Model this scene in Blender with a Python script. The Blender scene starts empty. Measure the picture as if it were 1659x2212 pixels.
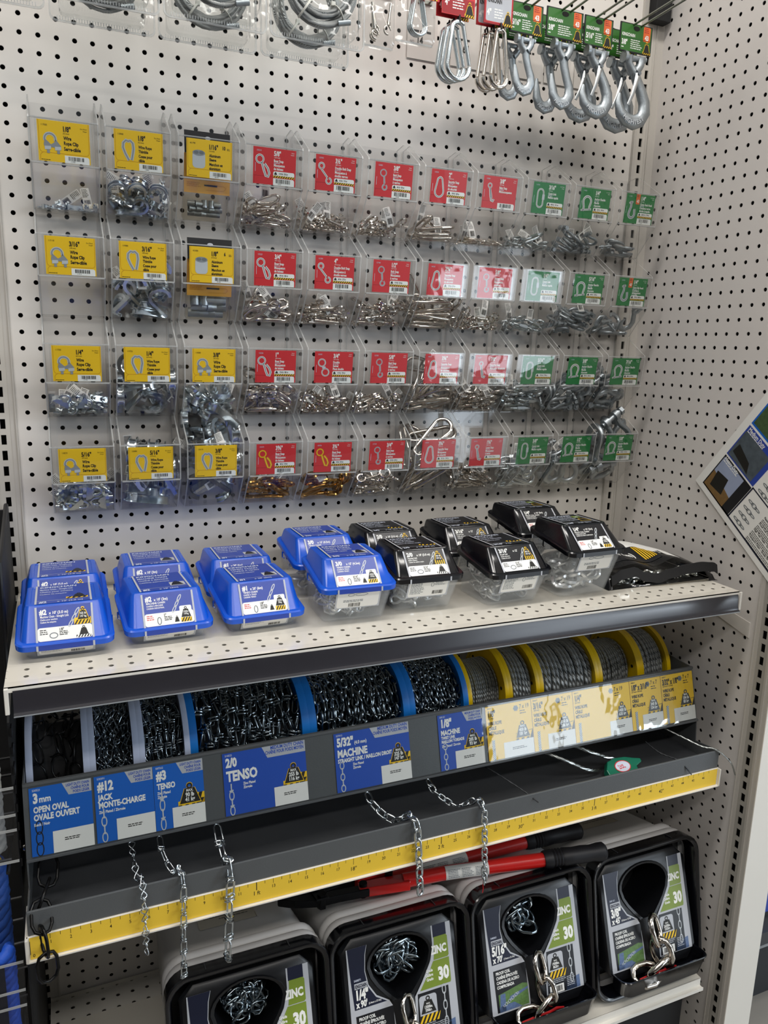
import bpy, math, random
from mathutils import Vector, Matrix
PI = math.pi
I = .0254          # everything below is measured in inches
FLOOR = -71.5      # height of the floor under the reference hole row, inches
sc = bpy.context.scene
C = sc.collection

def W(p):
    return Vector((p[0]*I, p[1]*I, (p[2]-FLOOR)*I))

# ---------------------------------------------------------------- camera, light, exposure
cd = bpy.data.cameras.new('camera')
cam = bpy.data.objects.new('camera', cd)
C.objects.link(cam)
cam.location = W((1.99057639, -53.7885253, -16.5040804))
cam.rotation_euler = (1.36083776, -0.0241942713, -0.395416012)
cd.sensor_fit = 'HORIZONTAL'
cd.sensor_width = 36
cd.lens = 36*1651.84947/1659
cd.clip_start = .02
sc.camera = cam
sc.view_settings.view_transform = 'Standard'
sc.view_settings.look = 'None'
sc.view_settings.gamma = 1
sc.view_settings.use_curve_mapping = False
sc.view_settings.exposure = 0.36
sc.cycles.transparent_max_bounces = 40
sc.cycles.max_bounces = 7
sc.cycles.diffuse_bounces = 3
sc.cycles.glossy_bounces = 4
sc.cycles.transmission_bounces = 4
sc.cycles.caustics_reflective = False
sc.cycles.caustics_refractive = False
sc.cycles.sample_clamp_indirect = 4
sc.cycles.use_denoising = True

wd = bpy.data.worlds.new('store')
sc.world = wd
wd.use_nodes = True
wd.node_tree.nodes['Background'].inputs[0].default_value = (.86, .93, 1, 1)
wd.node_tree.nodes['Background'].inputs[1].default_value = .34

def area(name, loc, rot, sx, sy, power, col):
    l = bpy.data.lights.new(name, 'AREA')
    l.shape = 'RECTANGLE'
    l.size, l.size_y = sx*I, sy*I
    l.energy = power
    l.color = col
    o = bpy.data.objects.new(name, l)
    C.objects.link(o)
    o.location = W(loc)
    o.rotation_euler = rot
    return o

TUBE = (1, .96, .915)
DAY = (.80, .90, 1)
CEIL = 52
for k, (x, y) in enumerate(((-8, -34), (44, -34), (-40, -100), (20, -100), (80, -100))):
    area('ceiling_lamp', (x, y, CEIL-2.2), (0, 0, 0), 46, 10, 15, TUBE)
# daylight through the store's front windows, far to the right behind the photographer; the last, high panel is an added cool fill
for x, w, z, h, p in ((122, 21, -48, 36, 8), (145, 21, -48, 36, 8), (188, 46, -61, 16, 22), (250, 110, 24, 40, 150)):
    area('window_and_fill_light', (x, -171, z), (PI/2, 0, 0), w, h, p, DAY)

# ---------------------------------------------------------------- materials
def lin(h):
    h = h.lstrip('#')
    r = [int(h[i:i+2], 16)/255 for i in (0, 2, 4)]
    return [c/12.92 if c <= .04045 else ((c+.055)/1.055)**2.4 for c in r] + [1]

def mat(name, col, rough=.5, metal=0, var=.06, scale=40, bump=0, bscale=300, spec=.5, coat=0, alpha=1):
    m = bpy.data.materials.new(name)
    m.use_nodes = True
    nt = m.node_tree
    N, L = nt.nodes, nt.links
    b = N['Principled BSDF']
    b.inputs['Roughness'].default_value = rough
    b.inputs['Metallic'].default_value = metal
    b.inputs['Specular IOR Level'].default_value = spec
    b.inputs['Coat Weight'].default_value = coat
    b.inputs['Coat Roughness'].default_value = .08
    b.inputs['Alpha'].default_value = alpha
    c = lin(col)
    t = N.new('ShaderNodeTexCoord')
    n = N.new('ShaderNodeTexNoise')
    n.inputs['Scale'].default_value = scale
    n.inputs['Detail'].default_value = 3
    L.new(t.outputs['Object'], n.inputs['Vector'])
    r = N.new('ShaderNodeMix')
    r.data_type = 'RGBA'
    r.inputs[6].default_value = [x*(1-var) for x in c[:3]]+[1]
    r.inputs[7].default_value = [min(1, x*(1+var)) for x in c[:3]]+[1]
    L.new(n.outputs['Fac'], r.inputs[0])
    L.new(r.outputs[2], b.inputs['Base Color'])
    if bump:
        n2 = N.new('ShaderNodeTexNoise')
        n2.inputs['Scale'].default_value = bscale
        L.new(t.outputs['Object'], n2.inputs['Vector'])
        bp = N.new('ShaderNodeBump')
        bp.inputs['Strength'].default_value = bump
        bp.inputs['Distance'].default_value = .001
        L.new(n2.outputs['Fac'], bp.inputs['Height'])
        L.new(bp.outputs['Normal'], b.inputs['Normal'])
    return m

def clear(name, tint='#f6f8f8', rough=.06, gloss=1.0, wave=0):
    """thin clear plastic: straight through, with a Fresnel reflection on top"""
    m = bpy.data.materials.new(name)
    m.use_nodes = True
    nt = m.node_tree
    N, L = nt.nodes, nt.links
    N.remove(N['Principled BSDF'])
    tr = N.new('ShaderNodeBsdfTransparent')
    tr.inputs[0].default_value = lin(tint)
    gl = N.new('ShaderNodeBsdfGlossy')
    gl.inputs['Roughness'].default_value = rough
    fr = N.new('ShaderNodeLayerWeight')
    fr.inputs[0].default_value = .5
    pw = N.new('ShaderNodeMath')
    pw.operation = 'POWER'
    pw.inputs[1].default_value = 5
    L.new(fr.outputs['Facing'], pw.inputs[0])
    mu = N.new('ShaderNodeMath')
    mu.operation = 'MULTIPLY_ADD'
    mu.inputs[1].default_value = .8*gloss
    mu.inputs[2].default_value = .035*gloss
    L.new(pw.outputs[0], mu.inputs[0])
    mx = N.new('ShaderNodeMixShader')
    L.new(mu.outputs[0], mx.inputs[0])
    L.new(tr.outputs[0], mx.inputs[1])
    L.new(gl.outputs[0], mx.inputs[2])
    L.new(mx.outputs[0], N['Material Output'].inputs[0])
    if wave:
        t = N.new('ShaderNodeTexCoord')
        n2 = N.new('ShaderNodeTexNoise')
        n2.inputs['Scale'].default_value = 22
        L.new(t.outputs['Object'], n2.inputs['Vector'])
        bp = N.new('ShaderNodeBump')
        bp.inputs['Strength'].default_value = wave
        bp.inputs['Distance'].default_value = .01
        L.new(n2.outputs['Fac'], bp.inputs['Height'])
        for q in (gl, fr):
            L.new(bp.outputs['Normal'], q.inputs['Normal'])
    return m

def punched(name, col, axes, off, r=.14, pitch=(1, 1), slot=None, rough=.45):
    """painted sheet metal with a grid of real see-through holes; axes = which object axes carry the grid"""
    m = mat(name, col, rough, 0, .03, 6, .02, 900)
    nt = m.node_tree
    N, L = nt.nodes, nt.links
    b = N['Principled BSDF']
    t = N.new('ShaderNodeTexCoord')
    s = N.new('ShaderNodeSeparateXYZ')
    L.new(t.outputs['Object'], s.inputs[0])
    def M(op, a, bb):
        q = N.new('ShaderNodeMath')
        q.operation = op
        for k, v in enumerate((a, bb)):
            if v is None: continue
            if isinstance(v, (int, float)): q.inputs[k].default_value = v
            else: L.new(v, q.inputs[k])
        return q.outputs[0]
    d = []
    for k in (0, 1):
        v = M('MULTIPLY', s.outputs[axes[k]], 1/I/pitch[k])
        v = M('ADD', v, .5-off[k]/pitch[k])
        v = M('FRACT', v, None)
        v = M('SUBTRACT', v, .5)
        d.append(M('ABSOLUTE', M('MULTIPLY', v, pitch[k]), None))
    if slot:
        g = M('MULTIPLY', M('LESS_THAN', d[0], slot[0]), M('LESS_THAN', d[1], slot[1]))
    else:
        g = M('LESS_THAN', M('ADD', M('MULTIPLY', d[0], d[0]), M('MULTIPLY', d[1], d[1])), r*r)
    L.new(M('SUBTRACT', 1, g), b.inputs['Alpha'])
    return m

white = mat('white_paint', '#e0dbd4', .4, 0, .03, 8)
white_edge = mat('white_enamel', '#e9e5dc', .3, 0, .03, 8)
upright_paint = mat('upright_paint', '#c4bfb7', .4, 0, .03, 8)
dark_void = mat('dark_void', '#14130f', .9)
black_plastic = mat('black_plastic', '#0b0c10', .38, 0, .1, 60)
black_gloss = mat('black_gloss', '#0a0b10', .16, 0, .1, 60, spec=.6)
black_matte = mat('black_matte', '#121214', .7, 0, .1, 60)
black_ink = mat('black_ink', '#17150f', .5)
grey_paint = mat('grey_paint', '#55585a', .32, 0, .05, 30, .15, 700)
grey_dark = mat('grey_dark', '#3b3d40', .4, 0, .05, 30)
rail_dark = mat('rail_plastic', '#2c2b30', .24, 0, .06, 50, spec=.6)
blue_lid = mat('blue_plastic', '#0a53c9', .25, 0, .05, 30, spec=.6)
blue_spool = mat('blue_spool_plastic', '#1173c9', .4, 0, .06, 30)
white_spool = mat('white_spool_plastic', '#b8c4de', .45, 0, .05, 30)
yellow_spool = mat('yellow_spool_plastic', '#e3bd00', .4, 0, .06, 30)
yellow = mat('yellow_print', '#f6c71c', .45, 0, .02, 30)
amber = mat('amber_print', '#c98a16', .45)
red = mat('red_print', '#d02a30', .42, 0, .03, 30)
darkred = mat('dark_red_print', '#a01a22', .42)
green = mat('green_print', '#1f7a3c', .42, 0, .03, 30)
darkgreen = mat('dark_green_print', '#135429', .42)
tag_green = mat('tag_green_print', '#2f6b22', .4, 0, .03, 30)
orange = mat('orange_print', '#e2662a', .42)
blue_card = mat('bright_blue_print', '#0f62c4', .42, 0, .03, 30)
blue_deep = mat('deep_blue_print', '#1f4fb4', .4, 0, .03, 30)
navy = mat('navy_print', '#10162e', .4)
box_blue = mat('royal_blue_print', '#2c45a0', .35, 0, .03, 30)
box_black = mat('black_print', '#121318', .35)
olive = mat('olive_print', '#7a8f2f', .4)
silver_ink = mat('silver_print', '#b9bcc2', .4)
pale_ink = mat('pale_print', '#cfd6e6', .5)
white_ink = mat('white_print', '#f2f2ee', .5, 0, .01)
paper = mat('white_paper', '#ecebe6', .6, 0, .02)
grey_ink = mat('grey_print', '#8f9498', .5)
steel_ink = mat('steel_print', '#c6cbcf', .4)
mid_ink = mat('midgrey_print', '#6f757a', .5)
zinc = mat('zinc_plate', '#c9d0d2', .24, 1, .12, 60, .1, 500)
nickel = mat('nickel_plate', '#d6cfc6', .14, 1, .1, 60)
brass = mat('brass_plate', '#b78a4a', .2, 1, .1, 60)
galv = mat('galvanised_steel', '#a9b0b4', .42, 1, .2, 90, .25, 400)
chainzinc = mat('bright_zinc_chain', '#cfd6da', .2, 1, .15, 80)
shaded_chain = mat('shaded_zinc_chain', '#8c979e', .22, 1, .2, 80)  # same zinc chain darkened on spools and in pail mouths, shade put in the colour
blackchain = mat('black_chain', '#141414', .3, .6, .2, 80)
wire_mat = mat('wire_rope_strand', '#9aa0a2', .38, 1, .2, 200)
cutter_red = mat('red_enamel', '#d31f1c', .3, 0, .06, 30, coat=.5)
rubber = mat('black_rubber', '#15151a', .5, 0, .1, 60)
pail_white = mat('pail_plastic', '#d6d5d4', .45, 0, .03, 20)
zip_white = mat('nylon_tie', '#dedcd2', .4)
red_tag = mat('red_ribbon', '#c4161c', .5)
acrylic = clear('clear_acrylic', '#fefefe')
acrylic_edge = mat('acrylic_edge', '#b9bab8', .2, 0, .1, 40, alpha=.55)
cover_pvc = clear('clear_pvc_cover', '#fbfcfc', .03, 1.0, .06)
blister = clear('clear_blister', '#f9fafa', .06, 1.3, .3)
blister_edge = mat('blister_flange', '#cfd1d0', .25, 0, .1, 40, alpha=.45)
tub_clear = mat('frosted_tub', '#eef2f4', .12, 0, .03, 30, alpha=.13)
tub_chain = mat('tub_chain', '#e6e9ea', .28, .85, .1, 80)
bag_clear = clear('clear_poly_bag', '#f0eee8', .1, 1.2, .6)
bag_black = mat('black_poly_bag', '#101113', .22, 0, .1, 40, .8, 60)

# ---------------------------------------------------------------- mesh building
def vec(p): return Vector(p)

class B:
    """collects polygons in inches; obj() links them as ONE mesh object"""
    def __init__(s):
        s.v = []; s.f = []; s.k = []; s.ms = []
    def mi(s, m):
        if m not in s.ms: s.ms.append(m)
        return s.ms.index(m)
    def add(s, vs, fs, m):
        o = len(s.v)
        s.v += [tuple(q) for q in vs]
        s.f += [[i+o for i in f] for f in fs]
        ml = m if isinstance(m, list) else [m]*len(fs)
        s.k += [s.mi(x) for x in ml]
        return s
    def box(s, x0, x1, y0, y1, z0, z1, m):
        v = [(x, y, z) for x in (x0, x1) for y in (y0, y1) for z in (z0, z1)]
        return s.add(v, [(0,1,3,2),(4,6,7,5),(0,4,5,1),(2,3,7,6),(0,2,6,4),(1,5,7,3)], m)
    def poly(s, pts, m):
        return s.add(pts, [tuple(range(len(pts)))], m)
    def prism(s, pts, ax, a, b, m, edge=None):
        """2D outline extruded along axis ax (0: points are y,z  1: x,z  2: x,y)"""
        def P(p, t):
            return [(t, p[0], p[1]), (p[0], t, p[1]), (p[0], p[1], t)][ax]
        n = len(pts)
        v = [P(p, a) for p in pts]+[P(p, b) for p in pts]
        f = [tuple(range(n))[::-1], tuple(range(n, 2*n))]+[(i, (i+1) % n, n+(i+1) % n, n+i) for i in range(n)]
        return s.add(v, f, [m, m]+[edge or m]*n)
    def loft(s, rings, m, cap0=True, cap1=True):
        n = len(rings[0])
        v = [p for r in rings for p in r]
        f = []
        for k in range(len(rings)-1):
            for i in range(n):
                j = (i+1) % n
                f.append((k*n+i, k*n+j, (k+1)*n+j, (k+1)*n+i))
        if cap0: f.append(tuple(range(n))[::-1])
        if cap1: f.append(tuple((len(rings)-1)*n+i for i in range(n)))
        return s.add(v, f, m)
    def tube(s, path, r, m, n=8, closed=False, up=None, flat=1, caps=True):
        """round (or flattened) bar along a path; r may be one radius per point"""
        P = [Vector(p) for p in path]
        k = len(P)
        rr = r if isinstance(r, (list, tuple)) else [r]*k
        T = []
        for i in range(k):
            a = P[(i-1) % k] if (closed or i) else P[0]
            b = P[(i+1) % k] if (closed or i < k-1) else P[k-1]
            d = b-a
            T.append(d.normalized() if d.length > 1e-9 else Vector((0, 0, 1)))
        u = Vector(up) if up else (Vector((0, 0, 1)) if abs(T[0].z) < .9 else Vector((1, 0, 0)))
        rings = []
        for i in range(k):
            u = u-T[i]*u.dot(T[i])
            if u.length < 1e-6: u = T[i].orthogonal()
            u = u.normalized()
            w = T[i].cross(u)
            rings.append([P[i]+u*(math.cos(2*PI*j/n)*rr[i]*flat)+w*(math.sin(2*PI*j/n)*rr[i]) for j in range(n)])
        if closed:
            return s.loft(rings+[rings[0]], m, False, False)
        return s.loft(rings, m, caps, caps)
    def cyl(s, a, b, r, m, n=16, r2=None):
        return s.tube([a, b], [r, r if r2 is None else r2], m, n)
    def lathe(s, prof, ctr, ax, m, n=32, loop=False):
        """profile (radius, offset along axis) turned round axis ax through ctr"""
        rings = []
        for r, h in prof:
            q = []
            for j in range(n):
                c, d = math.cos(2*PI*j/n)*r, math.sin(2*PI*j/n)*r
                o = [(h, c, d), (d, h, c), (c, d, h)][ax]
                q.append((ctr[0]+o[0], ctr[1]+o[1], ctr[2]+o[2]))
            rings.append(q)
        if loop: return s.loft(rings+[rings[0]], m, False, False)
        return s.loft(rings, m)
    def xf(s, M, i0=0):
        s.v = s.v[:i0]+[tuple(M @ Vector(p)) for p in s.v[i0:]]
        return s
    def obj(s, name, parent=None, smooth=None, bevel=0, at=None, data=False):
        if parent is not None: o = parent.get('at') or (0, 0, 0)
        elif at is not None: o = at
        else:
            lo = [min(p[k] for p in s.v) for k in range(3)]
            hi = [max(p[k] for p in s.v) for k in range(3)]
            o = ((lo[0]+hi[0])/2, (lo[1]+hi[1])/2, lo[2])
        me = bpy.data.meshes.new(name)
        me.from_pydata([((p[0]-o[0])*I, (p[1]-o[1])*I, (p[2]-o[2])*I) for p in s.v], [], s.f)
        for m in s.ms: me.materials.append(m)
        me.polygons.foreach_set('material_index', s.k)
        if smooth is not None:
            me.shade_smooth()
            me.set_sharp_from_angle(angle=math.radians(smooth))
        if data: return me
        ob = bpy.data.objects.new(name, me)
        C.objects.link(ob)
        if parent is not None:
            ob.parent = parent
        else:
            ob.location = W(o)
        ob['at'] = o
        if bevel:
            bv = ob.modifiers.new('bevel', 'BEVEL')
            bv.width = bevel*I
            bv.segments = 2
            bv.limit_method = 'ANGLE'
            bv.angle_limit = math.radians(50)
        return ob

def tag(o, label, cat, group=None):
    o['label'] = label; o['category'] = cat
    if group: o['group'] = group
    return o

def thing(name, label, cat, at, group=None):
    o = bpy.data.objects.new(name, None)
    C.objects.link(o)
    o.empty_display_size = .02
    o.location = W(at)
    o['at'] = at
    return tag(o, label, cat, group)

def struct(b, name, **k):
    o = b.obj(name, **k)
    o['kind'] = 'structure'
    return o

# ---------------------------------------------------------------- printing on flat pages
_tc = {}
def glyphs(s, bold):
    if (s, bold) not in _tc:
        cu = bpy.data.curves.new('t', 'FONT')
        cu.body = s; cu.offset = min(bold, .05); cu.resolution_u = 2
        o = bpy.data.objects.new('t', cu)
        me = o.to_mesh()
        vs = [(v.co.x/.7, v.co.y/.7) for v in me.vertices]
        _tc[s, bold] = vs, [tuple(p.vertices) for p in me.polygons], max([v[0] for v in vs] or [0])
        o.to_mesh_clear()
        bpy.data.objects.remove(o)
        bpy.data.curves.remove(cu)
    return _tc[s, bold]

class Page:
    """a flat sheet: O bottom-left corner, ux / uy unit vectors across and up"""
    def __init__(s, b, O, ux=(1, 0, 0), uy=(0, 0, 1), eps=.004):
        s.b, s.O, s.ux, s.uy, s.e = b, Vector(O), Vector(ux).normalized(), Vector(uy).normalized(), eps
        s.n = s.ux.cross(s.uy).normalized()
        s.l = 0
    def P(s, x, y, l): return s.O+s.ux*x+s.uy*y+s.n*(s.e*(l+1))
    def poly(s, pts, m, l=1):
        s.b.poly([s.P(x, y, l) for x, y in pts], m); return s
    def rect(s, x, y, w, h, m, l=1):
        return s.poly([(x, y), (x+w, y), (x+w, y+h), (x, y+h)], m, l)
    def rrect(s, x, y, w, h, r, m, l=1, which=(1, 1, 1, 1), n=4):
        p = []
        for k, (cx, cy) in enumerate(((x+w-r, y+h-r), (x+r, y+h-r), (x+r, y+r), (x+w-r, y+r))):
            if which[k]:
                for j in range(n+1):
                    a = PI/2*(k+j/n)
                    p.append((cx+r*math.cos(a), cy+r*math.sin(a)))
            else:
                p.append((cx+r*(1 if k in (0, 3) else -1), cy+r*(1 if k < 2 else -1)))
        return s.poly(p, m, l)
    def disc(s, x, y, r, m, l=1, n=14, ry=None):
        return s.poly([(x+r*math.cos(2*PI*j/n), y+(ry or r)*math.sin(2*PI*j/n)) for j in range(n)], m, l)
    def stroke(s, pts, w, m, l=1, closed=False):
        P = [Vector(p) for p in pts]
        k = len(P)
        Lf, Rt = [], []
        for i in range(k):
            a = P[(i-1) % k] if (closed or i) else P[0]
            c = P[(i+1) % k] if (closed or i < k-1) else P[-1]
            d = c-a
            nn = Vector((-d.y, d.x)).normalized() if d.length > 1e-9 else Vector((0, 1))
            Lf.append(P[i]+nn*w/2); Rt.append(P[i]-nn*w/2)
        v = [s.P(p.x, p.y, l) for p in Lf+Rt]
        f = [(i, k+i, k+(i+1) % k, (i+1) % k) for i in range(k if closed else k-1)]
        s.b.add(v, f, m)
        return s
    def text(s, t, x, y, h, m, l=2, xs=.78, bold=.02, align='l', width=None):
        vs, fs, w = glyphs(t, bold)
        if width and w*h*xs > width: xs = width/(w*h)
        w = w*h*xs
        if align == 'r': x -= w
        elif align == 'c': x -= w/2
        s.b.add([s.P(x+a*h*xs, y+c*h, l) for a, c in vs], fs, m)
        return w
    def bars(s, x, y, w, h, m, l=2, seed=1, n=26):
        R = random.Random(seed)
        p = x
        while p < x+w-.001:
            d = w/n*R.choice((.5, .5, 1, 1.5))
            s.rect(p, y, min(d, x+w-p), h, m, l)
            p += d+w/n*R.choice((.4, .6, 1))
        return s
    def lines(s, x, y, w, n, pitch, h, m, l=2, seed=3, r=False):
        """rows of copy too small to read"""
        R = random.Random(seed)
        for k in range(n):
            q = x+w*(R.uniform(0, .3) if r else 0)
            end = x+w*(1 if r else R.uniform(.7, 1))
            while q < end:
                d = h*R.uniform(1.5, 5)
                s.rect(q, y-k*pitch, min(d, max(end-q, .01)), h, m, l)
                q += d+h*.6
        return s
    def stripes(s, x, y, w, h, a, c, n=6, l=2, lean=.6):
        s.rect(x, y, w, h, c, l)
        d = w/n
        for k in range(n):
            x0 = x+k*d
            p = [(x0, y), (x0+d*.5, y), (min(x0+d*.5+h*lean, x+w), y+h), (min(x0+h*lean, x+w), y+h)]
            s.poly(p, a, l+1)
        return s
    def weight(s, x, y, w, h, m, l=2, ring=None):
        """the load-limit pictogram: a flat-bottomed weight with a ring"""
        s.poly([(x, y), (x+w, y), (x+w*.74, y+h*.74), (x+w*.26, y+h*.74)], m, l)
        c = [(x+w/2+w*.11*math.cos(2*PI*j/12), y+h*.85+w*.11*math.sin(2*PI*j/12)) for j in range(12)]
        s.stroke(c, w*.075, m, l, True)
        return s

def arc(cx, cy, r, a0, a1, n=10, ry=None):
    return [(cx+r*math.cos(math.radians(a0+(a1-a0)*k/n)), cy+(ry or r)*math.sin(math.radians(a0+(a1-a0)*k/n))) for k in range(n+1)]

# ================================================================ the setting
TOP = 26
XW = 47.82
peg_back = punched('pegboard_white', '#e2ddd6', (0, 2), (0, 0))
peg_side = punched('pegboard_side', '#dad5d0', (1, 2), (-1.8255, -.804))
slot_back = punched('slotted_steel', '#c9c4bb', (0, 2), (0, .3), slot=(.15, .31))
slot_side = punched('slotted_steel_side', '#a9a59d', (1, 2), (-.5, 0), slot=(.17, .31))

struct(B().box(-.62, 45.62, 0, .05, FLOOR, TOP, peg_back), 'wall_back', at=(0, 0, 0))
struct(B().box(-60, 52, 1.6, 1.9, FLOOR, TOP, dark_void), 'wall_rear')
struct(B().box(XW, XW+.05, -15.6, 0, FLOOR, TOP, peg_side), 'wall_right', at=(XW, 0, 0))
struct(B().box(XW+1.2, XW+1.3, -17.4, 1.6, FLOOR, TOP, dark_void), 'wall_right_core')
# slotted uprights in the two corners and at the front end of the side wall
struct(B().box(45.98, 46.84, -.1, 0, -70, TOP, slot_back), 'trim_1', at=(46.41, -.1, 0))
b = B()
for x0, x1, y in ((45.62, 45.98, -.12), (46.84, XW, -.12), (45.66, 45.74, -.2), (47.05, 47.13, -.2)): b.box(x0, x1, y, 0, -70, TOP, upright_paint)
struct(b, 'trim_2')
struct(B().box(-1.9, -1.04, -.1, 0, -70, TOP, slot_back), 'trim_3', at=(-1.47, -.1, 0))
b = B()
for x0, x1, y in ((-3.4, -1.9, -.12), (-1.04, -.62, -.12), (-.74, -.66, -.2)): b.box(x0, x1, y, 0, -70, TOP, upright_paint)
struct(b, 'trim_4')
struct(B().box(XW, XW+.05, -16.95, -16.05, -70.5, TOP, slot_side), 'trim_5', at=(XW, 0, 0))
b = B()
for y0, y1, x in ((-16.05, -15.6, XW-.04), (-17.5, -16.95, XW-.04), (-15.75, -15.67, XW-.1), (-17.2, -17.12, XW-.1)): b.box(x, XW+.05, y0, y1, FLOOR, TOP, upright_paint)
struct(b, 'trim_6')
struct(B().box(XW-.02, 50.62, -17.6, -17.5, FLOOR, TOP, white_edge), 'trim_7', bevel=.03)
struct(B().box(50.5, 50.62, -17.5, 1.6, FLOOR, TOP, white), 'wall_right_outer')
# peg panel of the bay next door, floor and ceiling
struct(B().box(-60, -3.4, 0, .05, -64.5, TOP, peg_back), 'wall_left', at=(0, 0, 0))
floor_m = mat('vinyl_floor', '#8f8c86', .3, 0, .08, 12)
ceil_m = mat('ceiling_board', '#c9c8c4', .8, 0, .05, 40)
struct(B().box(-120, 320, -174, 2, FLOOR-1, FLOOR, floor_m), 'floor')
struct(B().box(-120, 320, -174, 2, CEIL, CEIL+1, ceil_m), 'ceiling')
# unseen dark block across the aisle, added to hold back low light
struct(B().box(-120, 84, -126, -120, FLOOR, -2, mat('light_blocker', '#4a4744', .7, 0, .3, 6)), 'wall_blocker_opposite')
struct(B().box(-66, -60, -126, 2, FLOOR, 0, bpy.data.materials['light_blocker']), 'wall_blocker_left')  # unseen end block, added to stop light leaking in from the left
# a flat strip of a bracket left on the side panel under the shelf
struct(B().prism([(-9.4, -34.55), (-15.2, -35.55), (-15.2, -36.7), (-9.4, -35.3)], 0, XW-.06, XW-.01, white), 'trim_8')

# ---------------------------------------------------------------- shelves
SH = -32.85
shelf_hole = punched('shelf_holes', '#dcd7cb', (0, 1), (.6, -.84), r=.13, pitch=(1, .9), rough=.12)
shelf_paint = mat('shelf_enamel', '#dcd7cb', .12, 0, .02, 8, coat=.5)

def shelf_plate(z, yf, hole, root, name='shelf_plate'):
    b = B()
    b.box(-1.34, 46.1, -12.92, -.15, z-.06, z, shelf_paint)
    b.box(-1.34, 46.1, -14.8, -12.92, z-.06, z, hole)
    b.box(-1.34, 46.1, yf, -14.8, z-.06, z, shelf_paint)
    b.box(-1.34, 46.1, yf, yf+.06, z-.28, z, white_edge)
    o = b.obj(name, root)
    return o

s1 = thing('store_shelf', 'white steel shelf with a dark price rail, chain tubs standing on it', 'shelf', (0, 0, SH))
shelf_plate(SH, -15.45, shelf_hole, s1)
pr = [(-15.5, -33.05), (-15.56, -33.35), (-15.6, -33.9), (-15.68, -34.12), (-15.82, -34.2), (-15.82, -34.28), (-15.62, -34.3), (-15.42, -34.1), (-15.42, -33.05)]
B().prism(pr, 0, -.98, 45.86, rail_dark).obj('price_rail', s1, 30)
B().box(-.98, 45.86, -15.86, -15.8, -34.27, -34.22, grey_ink).obj('rail_lip', s1)
for x0, x1 in ((-1.36, -1.16), (45.96, 46.14)):
    B().prism([(-15.62, SH-.02), (-15.62, -34.2), (-15.3, -34.25), (-13, -33.5), (-13, SH-.02)], 0, x0, x1, white_edge).obj('end_bracket', s1, bevel=.03)

Z2 = -46.68
s2 = thing('store_shelf', 'lower white steel shelf edged with a yellow inch ruler', 'shelf', (0, 0, Z2))
b = B()
b.box(-1.3, 46.0, -15.5, -.15, Z2-.06, Z2, shelf_paint)
b.obj('shelf_plate', s2)
b = B().box(-1.28, 45.98, -15.6, -15.5, Z2-1.36, Z2-.02, white_edge).box(-1.28, 45.98, -15.78, -15.5, Z2-1.42, Z2-1.34, white_edge)
b.obj('ticket_rail', s2)
for x0, x1 in ((-1.36, -1.2), (45.94, 46.06)):
    B().box(x0, x1, -15.8, -13, Z2-1.4, Z2-.02, white_edge).obj('end_bracket', s2, bevel=.03)
b = B()
rk = mat('ruler_yellow', '#edc63a', .4, 0, .03, 30)
p = Page(b, (-1.15, -15.62, Z2-1.31), eps=.003)
p.rect(0, 0, 47.0, 1.3, rk, 0)
rs = 47/47.35
for k in range(95):
    if k in (0, 94): continue
    x = k/2*rs
    big = k in (24, 48, 72); six = k in (36, 60, 84)
    h = .52 if big else .42 if six else .3 if k % 2 == 0 else .2
    p.rect(x-.012*(2 if big else 1), 1.3-h, .024*(2 if big else 1), h, black_ink)
    if k % 2 == 0:
        t = '%d ft' % (k//24) if big else '%d"' % (k//2) if six else str(k//2)
        hh = .26 if big or six else .2
        p.text(t, x, .72 if not (big or six) else .48, hh, black_ink, xs=.85, bold=.005, align='c')
p.text('0', .12, .12, .2, black_ink, xs=.85, bold=.005)
p.rect(0, .3, .03, .8, black_ink)
b.obj('ruler', s2)

s3 = thing('base_deck', 'white steel base deck under the black chain pails', 'shelf', (0, 0, -64.5))
deck_hole = punched('deck_holes', '#d3cfc6', (0, 1), (.2, -.45), r=.15, pitch=(1.05, 1.1), rough=.3)
b = B()
b.box(-1.3, 46, -.5, -.15, -64.56, -64.5, shelf_paint)
b.box(-1.3, 46, -2.7, -.5, -64.56, -64.5, deck_hole)
b.box(-1.3, 46, -16.4, -2.7, -64.56, -64.5, shelf_paint)
b.obj('deck_plate', s3)
b = B().box(-1.3, 45.95, -16.45, -16.38, -65.1, -64.5, white_edge).box(-1.3, 45.95, -16.75, -16.38, -65.18, -65.1, white_edge).box(-1.3, 45.95, -16.8, -16.73, -65.3, -65.04, white_edge)
b.obj('deck_edge', s3)
B().box(-1.3, 46, -14.9, -14.7, FLOOR, -65, black_matte).obj('kick_plate', s3)

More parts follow.
